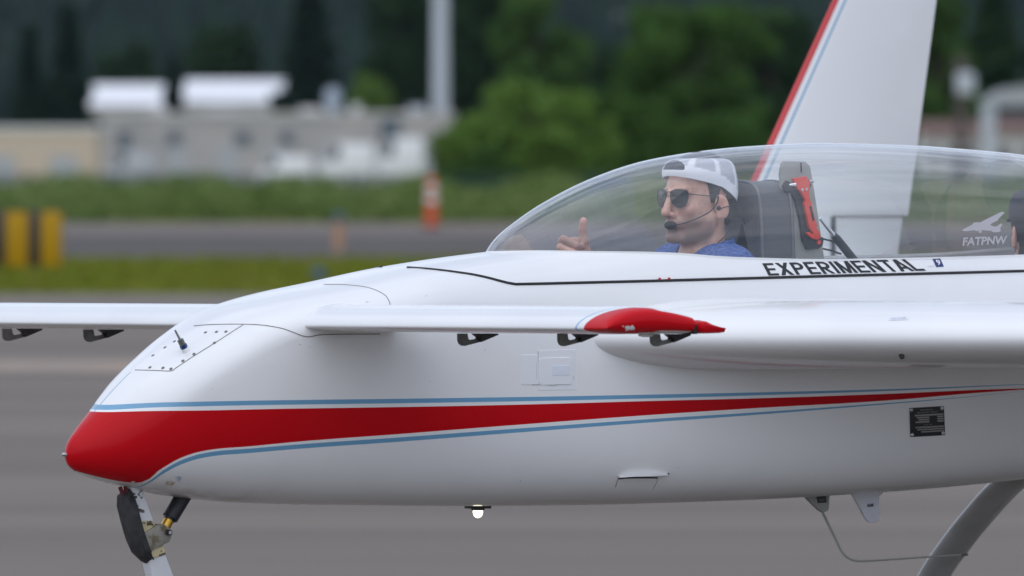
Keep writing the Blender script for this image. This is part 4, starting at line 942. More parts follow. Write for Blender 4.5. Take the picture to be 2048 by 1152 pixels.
# boarding step: thin plate standing out of the side over a shallow slot cover
S = [on(HULL, a, b, .0) for a, b in [(1236, 952.5), (1260, 950), (1300, 949), (1334, 948)]]
out_ = [p + Vector((0, -.022 if 0 < i < 3 else -.006, .001)) for i, p in enumerate(S)]
me_v = S + out_ + [p - Vector((0, 0, .005)) for p in S] + [p - Vector((0, 0, .005)) for p in out_]
ff = []
for i in range(3): ff += [(i, i + 1, i + 5, i + 4), (i + 8, i + 12, i + 13, i + 9), (i + 4, i + 5, i + 13, i + 12)]
step = MB().add(me_v, ff).build('boarding_step', M['white'], plane, smooth=False)
line_part('step_gap', [(1237, 957), (1255, 955.5), (1290, 955), (1314, 955.5)], .0022, M['seal'], step)
line_part('step_gap', [(1237, 957), (1234, 963), (1231, 974)], .0009, M['seam'], step); line_part('step_gap', [(1316, 955.5), (1313, 965), (1306, 978)], .0006, M['seam'], step)
MB().ball(S[-1] + Vector((.002, -.004, 0)), .003, 8, 6).build('step_pin', M['seal'], step)
def rrect(x0, y0, x1, y1, r=4, n=4):
    out = []
    for cx_, cy_, a0 in ((x1 - r, y0 + r, -90), (x1 - r, y1 - r, 0), (x0 + r, y1 - r, 90), (x0 + r, y0 + r, 180)):
        out += [(cx_ + r * math.cos(R(a0 + 90 * i / n)), cy_ + r * math.sin(R(a0 + 90 * i / n))) for i in range(n + 1)]
    return out
def sheet(name, x0, y0, x1, y1, material, parent, h=.0015, r=4, sk=0):
    o = rrect(x0, y0, x1, y1, r); cx_, cy_ = (x0 + x1) / 2, (y0 + y1) / 2
    P = [on(HULL, a, b + sk * (a - cx_), h) for a, b in o]; I = [on(HULL, a, b + sk * (a - cx_), 0) for a, b in rrect(x0 - .6, y0 - .6, x1 + .6, y1 + .6, r)]
    n = len(P); c = on(HULL, cx_, cy_, h * 1.1)
    return MB().add(P + I + [c], [(i, (i + 1) % n, 2 * n) for i in range(n)] + [(i, i + n, (i + 1) % n + n, (i + 1) % n) for i in range(n)]).build(name, material, parent, smooth=False)
pt = sheet('tape_patch', 1077, 700, 1152, 780, M['tape'], plane, .0008, 2, -.02)
sheet('tape_layer', 1043, 710, 1076, 769, M['tape'], pt, .0011, 2, .0); sheet('tape_layer', 1078, 716, 1145, 769, M['tape'], pt, .0026, 6, -.02); sheet('tape_layer', 1104, 731, 1139, 751, mat('blue_tape', (.71, .755, .81), .25), pt, .0034, 2, -.02)
line_part('tape_wrinkle', [(1078, 769.5), (1092, 769), (1105, 771.5), (1118, 769), (1135, 768), (1144, 765), (1146.5, 752)], .0012, M['smudge'], pt)
line_part('tape_wrinkle', [(1076, 702), (1075.5, 722), (1073, 728), (1073, 758)], .0011, M['smudge'], pt); line_part('tape_wrinkle', [(1064, 769.5), (1078, 769.5)], .0010, M['seam'], pt)
line_part('tape_wrinkle', [(1139, 722), (1138, 732), (1141, 740)], .0009, M['smudge'], pt)
# data plate
dp = stick('data_plate', *GRID(4, 4), [(1818, 816), (1887, 812), (1889.5, 870), (1820, 874)], HULL, M['plate'], plane, .0022)
def plate_q(u0, v0, u1, v1):
    q = np.array([(1818, 816), (1887, 812), (1889.5, 870), (1820, 874)], float)
    P_ = lambda u, v: (q[0] * (1 - u) + q[1] * u) * (1 - v) + (q[3] * (1 - u) + q[2] * u) * v
    return [P_(u0, v0), P_(u1, v0), P_(u1, v1), P_(u0, v1)]
for u0, v0, u1, v1 in [(.14, .245, .97, .30), (.20, .325, .56, .375), (.25, .40, .56, .45), (.16, .475, .56, .53), (.79, .32, .97, .375), (.79, .40, .97, .45), (.79, .475, .97, .53), (.15, .66, .97, .71), (.20, .74, .97, .785), (.31, .815, .97, .865)]:
    stick('plate_field', *GRID(2, 1), plate_q(u0, v0, u1, v1), HULL, M['platebar'], dp, .003)
for s_, q_ in (('EXPERIMENTAL', (.30, .07, .68, .12)), ('AMATEUR BUILT AIRCRAFT', (.20, .15, .83, .205)), ('BUILT BY', (.40, .58, .64, .62))):
    v, f = text_mesh(s_); stick('plate_print', v, f, plate_q(*q_), HULL, M['platebar'], dp, .003)
for u, v_ in [(.055, .07), (.945, .07), (.055, .925), (.945, .925)]:
    q_ = plate_q(u, v_, u, v_)[0]; MB().ball(on(HULL, *q_, .002), (.0062, .003, .0062), 10, 6).build('rivet', M['steel'], dp)
# strake drain and placard
st_bm = bmesh.new(); [st_bm.from_mesh(o.data) for o in plane.children if o.name == 'strake']; STK = BVHTree.FromBMesh(st_bm); st_bm.free()
p = on(STK, 1803, 711, .0)
if p: MB().tube([p + Vector((0, 0, .004)), p - Vector((0, .004, .009))], [.009, .006], 10).build('fuel_drain', M['black'], plane)
p = hit(STK, 1797, 637)[0]
if p:
    stick('strake_placard', *GRID(3, 2), [(1778, 635), (1816, 634), (1816, 640), (1778, 641)], STK, M['fin'], plane, .001)
    v, f = text_mesh('NO STEP'); stick('placard_print', v, f, [(1782, 636), (1812, 635.2), (1812, 639), (1782, 639.8)], STK, M['decalgrey'], plane, .0016)

# --- cockpit interior
def boxy(name, x0, x1, y0, y1, z0, z1, m_, bev=.01): return MB().box(x0, x1, y0, y1, z0, z1).build(name, m_, plane, bevel=bev)
boxy('cockpit_floor', 1.3, 3.4, -.17, .17, .715, .73, M['interior'])
boxy('instrument_panel', 1.50, 1.53, -.12, .12, .95, 1.33, M['interior'])
MB().prism([(2.05, .74), (2.36, 1.30), (2.42, 1.28), (2.12, .72)], -.2, .2).build('front_seat_back', M['leather'], plane, bevel=.012)
# headrest pad: thick D shape facing forward
hx0, hx1 = at(1516, 420, -.105).x, at(1588, 420, -.105).x
arc = [(-.108, 1.20), (-.108, 1.34), (-.107, 1.43), (-.103, 1.485), (-.090, 1.522), (-.055, 1.543), (0, 1.548), (.055, 1.543), (.090, 1.522), (.103, 1.485), (.107, 1.43), (.108, 1.34), (.108, 1.20)]
arc = [tuple(p) for p in catmull(arc, 4)]
zref = at(1500, 362, 0).z; arc = [(a, b - 1.548 + zref) for a, b in arc]
rows = []
for xx, k, dz in [(hx0 + .012, .0, 0), (hx0 + .002, .55, 0), (hx0, .90, 0), (hx0 + .004, .965, 0), (hx0 + .015, 1, 0), (hx0 + .05, 1.0, .0), (hx1 - .02, 1.0, .002), (hx1 - .004, .98, .002), (hx1, .93, 0), (hx1, 0, 0)]:
    cz_ = zref - .12; rows.append([(xx + .10 * (zref - (cz_ + (b - cz_) * k)) * .35, a * k, cz_ + (b - cz_) * k) for a, b in arc])
hr = MB().grid(rows, closed=False).build('headrest', M['leather'], plane)
for xx in (hx0 + .006, hx1 - .012):
    MB().tube([(xx + .10 * (zref - b) * .35, a * 1.0, b + .0) for a, b in arc], .0042, 6).build('piping', M['piping'], hr)
# speckled support board behind it, trapezoid seen from the side
brd = MB().prism(quad_px((1570, 322), (1612, 323), (1621, 332), (1628, 372), (1637, 430), (1650, 520), (1660, 600), (1568, 600), (1568, 420), (1562, 348), (1566, 326), y=-.09), -.09, -.074).build('headrest_board', M['speckle'], plane, bevel=.004)
MB().box(at(1600, 480, -.09).x - .02, at(1600, 480, -.09).x + .02, -.072, .05, 1.05, 1.34).build('headrest_bracket', M['interior'], plane, bevel=.004)
MB().tube([at(1602, 325, -.092), at(1603, 345, -.092)], .0018, 6).build('cord', M['black'], brd)
# gas strut and cables behind the board
gs = MB().tube([at(1640, 436, -.05), at(1672, 476, -.05)], .006, 10).build('gas_strut', M['chrome'], plane)
MB().tube([at(1668, 471, -.05), at(1674, 478, -.05), at(1720, 535, -.05)], [.010, .0125, .0125], 12).build('strut_cylinder', M['black'], gs)
MB().tube([at(1642, 477, -.04), at(1660, 481, -.04), at(1680, 490, -.04)], .003, 6).build('cockpit_cable', M['black'], plane)
MB().tube([at(1644, 497, -.04), at(1662, 501, -.04), at(1682, 508, -.04)], .003, 6).build('cockpit_cable', M['black'], plane)

# rescue hammer clipped to the board: a thing of its own
def to_world(p): return Matrix.Rotation(TH, 3, 'Z') @ Vector(p) + Vector((NX, NY, 0))
hm = empty('rescue_hammer', to_world(at(1625, 500, -.095)), TH, label='orange rescue hammer in a black clip on the grey board behind the headrest', cat='hammer')
HO = at(1625, 500, -.095)
def hpoly(name, pts, y0, y1, m_, par=None, bev=.0015):
    P_ = [to_xz(a, b, -.095) for a, b in pts]; mb_ = MB().prism([(a - HO.x, b - HO.z) for a, b in P_], y0 + .005, y1 + .005)
    return mb_.build(name, m_, par or hm, bevel=bev)
clip = hpoly('clip', [(1564, 372), (1572, 361), (1580, 366), (1612, 362), (1620, 365), (1621, 371), (1614, 381), (1608, 378), (1612, 400), (1618, 430), (1632, 470), (1646, 476), (1643, 491), (1636, 497), (1612, 499), (1604, 482), (1602, 470), (1598, 440), (1588, 400), (1580, 386), (1570, 385)], -.012, 0, M['black'])
hd = hpoly('handle', [(1579, 357), (1606, 352.5), (1608, 360), (1612, 364), (1612, 372), (1610, 384), (1612, 399), (1615, 405), (1622, 437), (1627, 451), (1625, 455), (1631, 463), (1634, 476), (1627, 480), (1617, 477), (1608, 470), (1606, 465), (1611, 464), (1618, 470), (1620, 466), (1611, 455), (1606, 430), (1601, 408), (1603, 400), (1595, 385), (1587, 377), (1584, 366), (1581, 363)], -.026, -.013, M['hammer'])
hpoly('grip_slot', [(1610, 412), (1614, 412), (1621, 440), (1617, 443)], -.0275, -.0262, M['black'], hd, .0)
MB().tube([Vector(at(1577, 370, -.095)) - HO + Vector((-.008, -.014, 0)), Vector(at(1584, 369, -.095)) - HO + Vector((0, -.016, 0))], [.003, .0075], 10).build('striker', M['chrome'], hd)
MB().tube([Vector(at(1618, 363, -.095)) - HO + Vector((.006, -.014, 0)), Vector(at(1611, 364, -.095)) - HO + Vector((0, -.016, 0))], [.003, .0075], 10).build('striker', M['chrome'], hd)
for a, b in [(1596, 379.5), (1604, 378)]:
    c_ = Vector(at(a, b, -.095)) - HO; MB().tube([c_ + Vector((0, -.0235, 0)), c_ + Vector((0, -.020, 0))], .0042, 10).build('rivet', M['chrome'], hd)
c_ = Vector(at(1632.5, 484.5, -.095)) - HO; MB().tube([c_ + Vector((0, -.016, 0)), c_ + Vector((0, -.004, 0))], .0062, 14).build('button', M['hammer'], clip)

# ================================================================== people
class Field:
    """signed distance grid; primitives are blended in only where they matter; surface() meshes the zero level"""
    def __init__(s, lo, hi, h):
        s.lo = np.array(lo, np.float32); s.h = h; s.n = np.ceil((np.array(hi) - np.array(lo)) / h).astype(int) + 1
        s.d = np.full(tuple(s.n), .08, np.float32); s.yaw = 0.0
    def turn(s, p):
        c, q = math.cos(s.yaw), math.sin(s.yaw); return np.array((p[0] * c - p[1] * q, p[0] * q + p[1] * c, p[2]))
    def block(s, a, b):
        i0 = np.clip(np.floor((np.array(a) - s.lo) / s.h).astype(int), 0, s.n - 1); i1 = np.clip(np.ceil((np.array(b) - s.lo) / s.h).astype(int) + 1, 1, s.n)
        sl = tuple(slice(p, q) for p, q in zip(i0, i1))
        ax = [s.lo[k] + s.h * np.arange(i0[k], i1[k], dtype=np.float32) for k in range(3)]
        return sl, ax[0][:, None, None], ax[1][None, :, None], ax[2][None, None, :]
    def mix(s, sl, d, k, sub=False):
        a = s.d[sl]
        if sub: d = -d; h = np.clip(.5 - .5 * (a - d) / k, 0, 1); s.d[sl] = a * (1 - h) + d * h + k * h * (1 - h); return
        h = np.clip(.5 + .5 * (d - a) / k, 0, 1); s.d[sl] = d * (1 - h) + a * h - k * h * (1 - h)
    def ell(s, c, r, k=.012, sub=False, rot=None):
        c = s.turn(c); m = max(r) + k + .012; sl, X, Y, Z = s.block(np.array(c) - m, np.array(c) + m)
        x, y, z = X - c[0], Y - c[1], Z - c[2]
        if s.yaw: cy_, sy_ = math.cos(s.yaw), math.sin(s.yaw); x, y = x * cy_ + y * sy_, -x * sy_ + y * cy_
        if rot:
            rx, rz = rot; cz_, sz_ = math.cos(rz), math.sin(rz); x, y = x * cz_ + y * sz_, -x * sz_ + y * cz_
            cx_, sx_ = math.cos(rx), math.sin(rx); x, z = x * cx_ + z * sx_, -x * sx_ + z * cx_
        k0 = np.sqrt((x / r[0])**2 + (y / r[1])**2 + (z / r[2])**2); k1 = np.sqrt((x / r[0]**2)**2 + (y / r[1]**2)**2 + (z / r[2]**2)**2) + 1e-6
        s.mix(sl, k0 * (k0 - 1) / k1, k, sub)
    def cone(s, a, b, ra, rb, k=.012, sub=False):
        a, b = s.turn(a), s.turn(b); m = max(ra, rb) + k + .012
        sl, X, Y, Z = s.block(np.minimum(a, b) - m, np.maximum(a, b) + m); ab = b - a
        t = np.clip(((X - a[0]) * ab[0] + (Y - a[1]) * ab[1] + (Z - a[2]) * ab[2]) / max(ab @ ab, 1e-9), 0, 1)
        d = np.sqrt((X - a[0] - t * ab[0])**2 + (Y - a[1] - t * ab[1])**2 + (Z - a[2] - t * ab[2])**2) - (ra + t * (rb - ra)); s.mix(sl, d, k, sub)
    def surface(s):
        d = s.d; ins = d < 0; nx, ny, nz = d.shape
        cnt = np.zeros((nx - 1, ny - 1, nz - 1), np.int8)
        for i in (0, 1):
            for j in (0, 1):
                for k in (0, 1): cnt += ins[i:nx - 1 + i, j:ny - 1 + j, k:nz - 1 + k]
        act = np.argwhere((cnt > 0) & (cnt < 8)); idx = np.full(cnt.shape, -1, np.int32); idx[tuple(act.T)] = np.arange(len(act))
        acc = np.zeros((len(act), 3)); num = np.zeros(len(act)); corners = [(i, j, k) for i in (0, 1) for j in (0, 1) for k in (0, 1)]
        val = {c: d[act[:, 0] + c[0], act[:, 1] + c[1], act[:, 2] + c[2]] for c in corners}
        for c in corners:
            for ax in range(3):
                if c[ax]: continue
                e = list(c); e[ax] = 1; e = tuple(e); va, vb = val[c], val[e]; m = (va < 0) != (vb < 0)
                t = np.where(m, va / np.where(va == vb, 1, va - vb), 0); p = np.array(c, float)[None].repeat(len(act), 0); p[:, ax] += t
                acc += p * m[:, None]; num += m
        V = (act + acc / num[:, None]) * s.h + s.lo
        Q = []
        for ax in range(3):
            a = [slice(None)] * 3; b = [slice(None)] * 3; a[ax] = slice(0, -1); b[ax] = slice(1, None)
            x = ins[tuple(a)] != ins[tuple(b)]; g = np.argwhere(x); o1, o2 = [(1, 2), (2, 0), (0, 1)][ax]
            ok = (g[:, o1] > 0) & (g[:, o2] > 0) & (g[:, o1] < cnt.shape[o1]) & (g[:, o2] < cnt.shape[o2]); g = g[ok]
            fl = ins[tuple(a)][tuple(g.T)]; q = []
            for da, db in ((1, 1), (0, 1), (0, 0), (1, 0)):
                h_ = g.copy(); h_[:, o1] -= da; h_[:, o2] -= db; q.append(idx[tuple(h_.T)])
            q = np.array(q).T; q[~fl] = q[~fl][:, ::-1]; Q.append(q)
        return V, np.concatenate(Q)
def smooth_mesh(V, Q, it=2):
    V = V.copy()
    for _ in range(it):
        acc = np.zeros_like(V); n = np.zeros(len(V))
        for k in range(4):
            a, b = Q[:, k], Q[:, (k + 1) % 4]; np.add.at(acc, a, V[b]); np.add.at(n, a, 1); np.add.at(acc, b, V[a]); np.add.at(n, b, 1)
        V = V * .5 + acc / np.maximum(n, 1)[:, None] * .5
    return V
SCALE = 1.06
def ramp(x, a, b): return np.clip((x - a) / (b - a), 0, 1)

def body_field(h, thumb, look=0.0):
    # person frame: x forward, y to the person's left, z up, origin between the eyes' level in the head's centre
    B = Field((-.25, -.31, -.80), (.80 if not thumb else .80, .31, .135), h)
    for s in (-1, 1):      # legs, hips, arms
        B.cone((.0, s * .09, -.68), (.40, s * .10, -.60), .085, .062, .03); B.cone((.40, s * .10, -.60), (.72, s * .08, -.70), .056, .042, .02); B.cone((.72, s * .08, -.70), (.76, s * .08, -.62), .040, .034, .02)
    B.ell((-.03, 0, -.62), (.12, .16, .13), .05); B.ell((-.03, 0, -.42), (.105, .145, .20), .06); B.ell((-.015, 0, -.29), (.10, .155, .10), .05)
    B.cone((-.015, -.135, -.192), (-.015, .135, -.192), .062, .062, .04)
    B.cone((-.015, .165, -.218), (-.01, .225, -.46), .050, .040, .03); B.cone((-.01, .225, -.46), (.20, .13, -.50), .038, .028, .015)
    B.ell((.255, .12, -.50), (.05, .018, .040), .012); 
    for i in range(4): B.cone((.285, .118, -.47 - .02 * i), (.33, .10, -.475 - .02 * i), .010, .008, .006)
    B.cone((.24, .12, -.465), (.275, .105, -.445), .012, .009, .008)
    if thumb:
        B.cone((-.015, -.165, -.218), (.03, -.225, -.42), .050, .040, .03); B.cone((.03, -.225, -.42), (.285, -.105, -.225), .038, .027, .015)
        hand(B)
    else:
        B.cone((-.015, -.165, -.218), (-.01, -.225, -.46), .050, .040, .03); B.cone((-.01, -.225, -.46), (.20, -.13, -.50), .038, .028, .015)
        B.ell((.255, -.12, -.50), (.05, .018, .040), .012)
        for i in range(4): B.cone((.285, -.118, -.47 - .02 * i), (.33, -.10, -.475 - .02 * i), .010, .008, .006)
    # neck and head turn together
    B.yaw = look
    B.cone((-.022, 0, -.06), (-.020, 0, -.22), .056, .062, .025)
    B.cone((.005, .038, -.08), (.02, .012, -.20), .012, .012, .02); B.cone((.005, -.038, -.08), (.02, -.012, -.20), .012, .012, .02)
    # head
    B.ell((-.012, 0, .035), (.100, .076, .088), .02); B.ell((.028, 0, -.028), (.068, .063, .088), .025)
    B.ell((.040, 0, -.082), (.052, .046, .034), .02)
    for s in (-1, 1):
        B.cone((.000, s * .058, -.050), (.014, s * .052, -.082), .014, .014, .018); B.cone((.014, s * .052, -.082), (.078, s * .018, -.106), .014, .014, .016)
        B.cone((.094, s * .012, .016), (.076, s * .048, .018), .008, .008, .012); B.ell((.066, s * .043, -.030), (.022, .018, .018), .016)
        B.ell((.100, s * .033, -.002), (.016, .016, .012), .010, sub=True)
        B.ell((.084, s * .033, -.004), (.012, .013, .011), .004)
        B.ell((.102, s * .013, -.045), (.010, .008, .008), .006)
        # ear: rim, lobe, hollow
        B.ell((-.012, s * .083, -.022), (.021, .0075, .034), .006, rot=(-.18, s * -.35)); B.ell((.000, s * .0885, -.022), (.008, .007, .014), .004, sub=True); B.ell((-.008, s * .093, -.012), (.010, .006, .014), .004, sub=True)
        B.ell((-.002, s * .081, -.046), (.009, .006, .011), .005)
        B.ell((.095, s * .006, -.060), (.010, .005, .004), .004)
    B.ell((.084, 0, -.105), (.019, .023, .015), .014)
    B.cone((.100, 0, .006), (.117, 0, -.036), .0085, .0105, .010); B.ell((.118, 0, -.040), (.012, .0105, .010), .006)
    B.ell((.086, 0, -.068), (.017, .030, .018), .012)
    B.ell((.098, 0, -.0655), (.0085, .022, .0042), .004); B.ell((.0965, 0, -.0765), (.0085, .020, .0050), .004); B.ell((.108, 0, -.071), (.010, .026, .0012), .002, sub=True)
    B.ell((.104, 0, -.089), (.010, .02, .006), .008, sub=True)
    B.yaw = 0
    if not thumb: B.d = np.maximum(B.d, (-.58 - (B.lo[2] + B.h * np.arange(B.n[2], dtype=np.float32)))[None, None, :])      # sits flat on the seat pan
    return B
HAND = np.array((.356, -.045, -.111))
def hand(B):
    o = HAND
    def P(*p): return o + np.array(p)
    B.cone((.285, -.105, -.225), P(-.045, -.028, -.075), .026, .024, .012)
    B.ell(P(.0, -.012, -.035), (.046, .020, .044), .012)                      # palm block
    for i, (dz, ln) in enumerate([(0, 0), (-.0198, .010), (-.039, .008), (-.057, .0)]):
        b = P(.038, -.018, -.004 + dz); c = P(.050 + ln, .012, .003 + dz - .002 * i); d = P(.022 + ln, .030, -.013 + dz); e = P(.000 + ln * .5, .020, -.017 + dz)
        B.cone(b, c, .0112, .0102, .004); B.cone(c, d, .0100, .0093, .003); B.cone(d, e, .0090, .0082, .003)
    B.cone(P(-.030, -.004, -.045), P(-.016, .010, -.002), .0165, .0135, .010); B.cone(P(-.016, .010, -.002), P(-.010, .012, .030), .0122, .0104, .006); B.cone(P(-.010, .012, .030), P(-.012, .014, .052), .0104, .0092, .004); B.ell(P(-.008, .018, .046), (.009, .006, .012), .005)

def skin_colors(V, stubble_shade=True, W=None):
    x, y, z = V.T; c = np.tile(np.array((.68, .39, .29)), (len(V), 1)); ay = np.abs(y)
    def to(mask, colr): c[:] = c * (1 - mask[:, None]) + np.array(colr) * mask[:, None]
    to(.55 * np.exp(-(((x - .115) / .02)**2 + (y / .02)**2 + ((z + .04) / .018)**2)), (.56, .19, .15)); to(.35 * np.exp(-(((x - .07) / .03)**2 + ((ay - .048) / .022)**2 + ((z + .03) / .022)**2)), (.56, .21, .16))
    if stubble_shade:
        m = ramp(-z, .050, .066) * ramp(x, -.005, .015) * (1 - ramp(-z, .118, .135)) * (1 - np.exp(-((z + .071) / .007)**2 - (y / .026)**2) * (x > .085)); to(.78 * m, (.15, .105, .09))  # beard stubble, darkened further to paint in the jaw's shade from overhead light
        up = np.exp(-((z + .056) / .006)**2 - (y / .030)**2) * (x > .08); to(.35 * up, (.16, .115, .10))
    to(.75 * np.exp(-((z + .0655) / .0042)**2 - (y / .024)**2) * (x > .092), (.42, .15, .13)); to(.75 * np.exp(-((z + .0765) / .0048)**2 - (y / .020)**2) * (x > .088), (.45, .17, .15))
    to(.85 * np.exp(-((z - .022 + .12 * np.maximum(ay - .04, 0)) / .0045)**2) * (ay > .013) * (ay < .052) * (x > .06), (.05, .035, .03))
    to(.5 * np.exp(-((ay - .085) / .008)**2 - ((x + .012) / .022)**2 - ((z + .02) / .035)**2), (.66, .27, .21))
    h = W - HAND; nh = (np.abs(h) < .09).all(1) * 1.0; to(.30 * nh, (.64, .28, .22)); to(.55 * np.exp(-((h[:, 2] - .045) / .018)**2) * (np.abs(h[:, 0]) < .05) * (np.abs(h[:, 1]) < .05), (.60, .22, .17))
    return c
def seat_person(name, head, yaw, h, thumb, label, Z0=-.76, look=0.0):
    root = empty(name, to_world((head.x, head.y, head.z + Z0)), TH + math.pi + yaw, label=label, cat='person')
    B = body_field(h, thumb, look); V, Q = B.surface(); V = smooth_mesh(V, Q, 1 if thumb else 2); c_, s_ = math.cos(look), math.sin(look); U = np.stack([V[:, 0] * c_ + V[:, 1] * s_, -V[:, 0] * s_ + V[:, 1] * c_, V[:, 2]], 1)
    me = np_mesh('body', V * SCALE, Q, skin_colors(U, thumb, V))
    put(link('body', me, M['skin'], root), Z0); return root
LOOK = 0.0
def put(o, Z0=-.76):
    o.location = (0, 0, -Z0)
    if o.name.split('.')[0] not in ('body', 'shirt', 'collar'): o.rotation_euler = (0, 0, LOOK)
    return o
def unput(o): o.location = (0, 0, 0); o.rotation_euler = (0, 0, 0)
def head_part(name, mb_, m_, root, **kw):
    mb_.v = [tuple(np.array(p) * SCALE) for p in mb_.v]; return put(mb_.build(name, m_, root, **kw))
def shirt(root, material, thumb):
    S = Field((-.22, -.31, -.72), (.34, .31, -.10), .0045); g = .010
    S.ell((-.03, 0, -.62), (.12 + g, .16 + g, .13), .05); S.ell((-.03, 0, -.42), (.105 + g, .145 + g, .20), .06); S.ell((-.015, 0, -.29), (.10 + g, .155 + g, .10 + g), .05)
    S.cone((-.015, -.135, -.192), (-.015, .135, -.192), .062 + g, .062 + g, .04)
    S.cone((-.015, .165, -.218), (-.02, .215, -.40), .056 + g, .052 + g, .03); S.cone((-.015, -.165, -.218), (.005 if thumb else -.02, -.215, -.38 if thumb else -.40), .056 + g, .052 + g, .03)
    S.cone((-.015, 0, -.09), (-.015, 0, -.175), .064, .068, .008, sub=True)
    if not thumb: S.d = np.maximum(S.d, (-.575 - (S.lo[2] + S.h * np.arange(S.n[2], dtype=np.float32)))[None, None, :])
    V, Q = S.surface(); V = smooth_mesh(V, Q, 1)
    o = put(link('shirt', np_mesh('shirt', V * SCALE, Q), material, root))
    rows = []          # standing collar, open at the throat
    for zt, rr in [(-.198, .082), (-.175, .078), (-.15, .075), (-.132, .0735), (-.128, .0755), (-.134, .0785), (-.16, .083), (-.195, .090)]:
        r_ = []
        for a in np.linspace(R(35), R(325), 40):
            dn = ramp(math.cos(a), -.3, .85) * .050 * (zt + .205) / .075
            r_.append((-.022 + rr * 1.08 * math.cos(a), rr * math.sin(a), zt + .020 - dn + .005 * math.sin(a * 5 + 1)))
        rows.append(r_)
    c = head_part('collar', MB().grid(rows), material, o); unput(c); return o
def cap(root, brim_back, white):
    # dome as a grid in azimuth/elevation; rim tilts: high on the forehead, low at the nape
    rows, cols, NA, NE = [], [], 96, 30
    def rim(a): f = math.cos(a); return .030 + (.030 * f if f > 0 else .052 * f) if brim_back else .030
    for i in range(NE + 1):
        r_ = []
        for k in range(NA):
            a = 2 * math.pi * k / NA; z0 = rim(a); t = i / NE; z = z0 + (.108 - z0) * math.sin(t * math.pi / 2)
            e = (1 - t**3.1) if t < 1 else 0; rr = max(e, 0)**(1 / 2.5); bulge = 1 + .03 * math.sin(min(t * 2.2, 1) * math.pi)
            cx_ = -.010 - .006 * t
            r_.append((cx_ + (.1115 if math.cos(a) > 0 else .1075) * rr * bulge * math.cos(a), .0885 * rr * bulge * math.sin(a), z))
        rows.append(r_)
    m_ = MB().grid(rows, closed=True); bm = bmesh.new(); me0 = bpy.data.meshes.new('cap'); me0.from_pydata(m_.v, [], m_.f); bm.from_mesh(me0); bpy.data.meshes.remove(me0)
    bmesh.ops.remove_doubles(bm, verts=bm.verts, dist=1e-5)
    if white:                # half-moon opening above the snap strap
        op = lambda p: (((p[1]) / .043)**2 + ((p[2] - .078) / .025)**2 - 1) if (p[0] > .02 and p[2] > .0775) else (max((p[1] / .043)**2 - 1, (.0775 - p[2]) * 40) if p[0] > .02 else 1.0)
        cut(bm, op); keep(bm, op)
    bmesh.ops.recalc_face_normals(bm, faces=bm.faces); bmesh.ops.solidify(bm, geom=bm.faces[:], thickness=.0018)
    me = bpy.data.meshes.new('cap'); bm.to_mesh(me); bm.free()
    V = np.array([v.co for v in me.vertices]); a = np.arctan2(V[:, 1], V[:, 0] + .012); c = np.tile(np.array((.88, .88, .90)) if white else np.array((.016, .018, .024)), (len(V), 1))
    if white:
        z0 = np.array([rim(t) for t in a]); hgt = V[:, 2] - z0
        seam = np.min(np.abs((a[:, None] - np.array([R(d) for d in (32, 78, 128, 180, -32, -78, -128, -180)])[None] + math.pi) % (2 * math.pi) - math.pi), axis=1)
        mesh_ = (hgt > .030) * (seam > .075); c[mesh_ > 0] = (.58, .58, .63)
    att = me.color_attributes.new('Col', 'FLOAT_COLOR', 'POINT'); cc = np.ones((len(V), 4), np.float32); cc[:, :3] = c; att.data.foreach_set('color', cc.ravel())
    me.vertices.foreach_set('co', (V * SCALE).astype(np.float32).ravel())
    o = put(link('cap', me, M['capmesh'] if white else M['cap'], root)); sharp(me, 50)
    rows = []                # brim
    for i in range(9):
        t = i / 8; r_ = []
        for k in range(17):
            u = (k - 8) / 8; arch = 1 - u * u
            ang = math.pi + u * 1.05
            sx_, sy_ = -.010 + .1085 * math.cos(ang), .0865 * math.sin(ang); sz_ = rim(ang) + .003
            ex, ey, ez = sx_ - (.030 + .018 * arch), sy_ * .80, sz_ - .020 - .052 * (.45 + .55 * arch)
            if not brim_back: ex, sx_ = .02 - ex, -.02 - sx_; ez = sz_ - .012
            p = np.array((sx_, sy_, sz_)) * (1 - t) + np.array((ex, ey, ez)) * t; p[2] += .008 * math.sin(math.pi * t) * arch; r_.append(tuple(p))
        rows.append(r_)
    bmb = MB().grid(rows); m2 = bmb.mesh('brim'); bm = bmesh.new(); bm.from_mesh(m2); bmesh.ops.solidify(bm, geom=bm.faces[:], thickness=.003); bm.to_mesh(m2); bm.free()
    Vb = np.array([v.co for v in m2.vertices]) * SCALE; m2.vertices.foreach_set('co', Vb.astype(np.float32).ravel()); link('brim', m2, M['brim'], o)
    return o
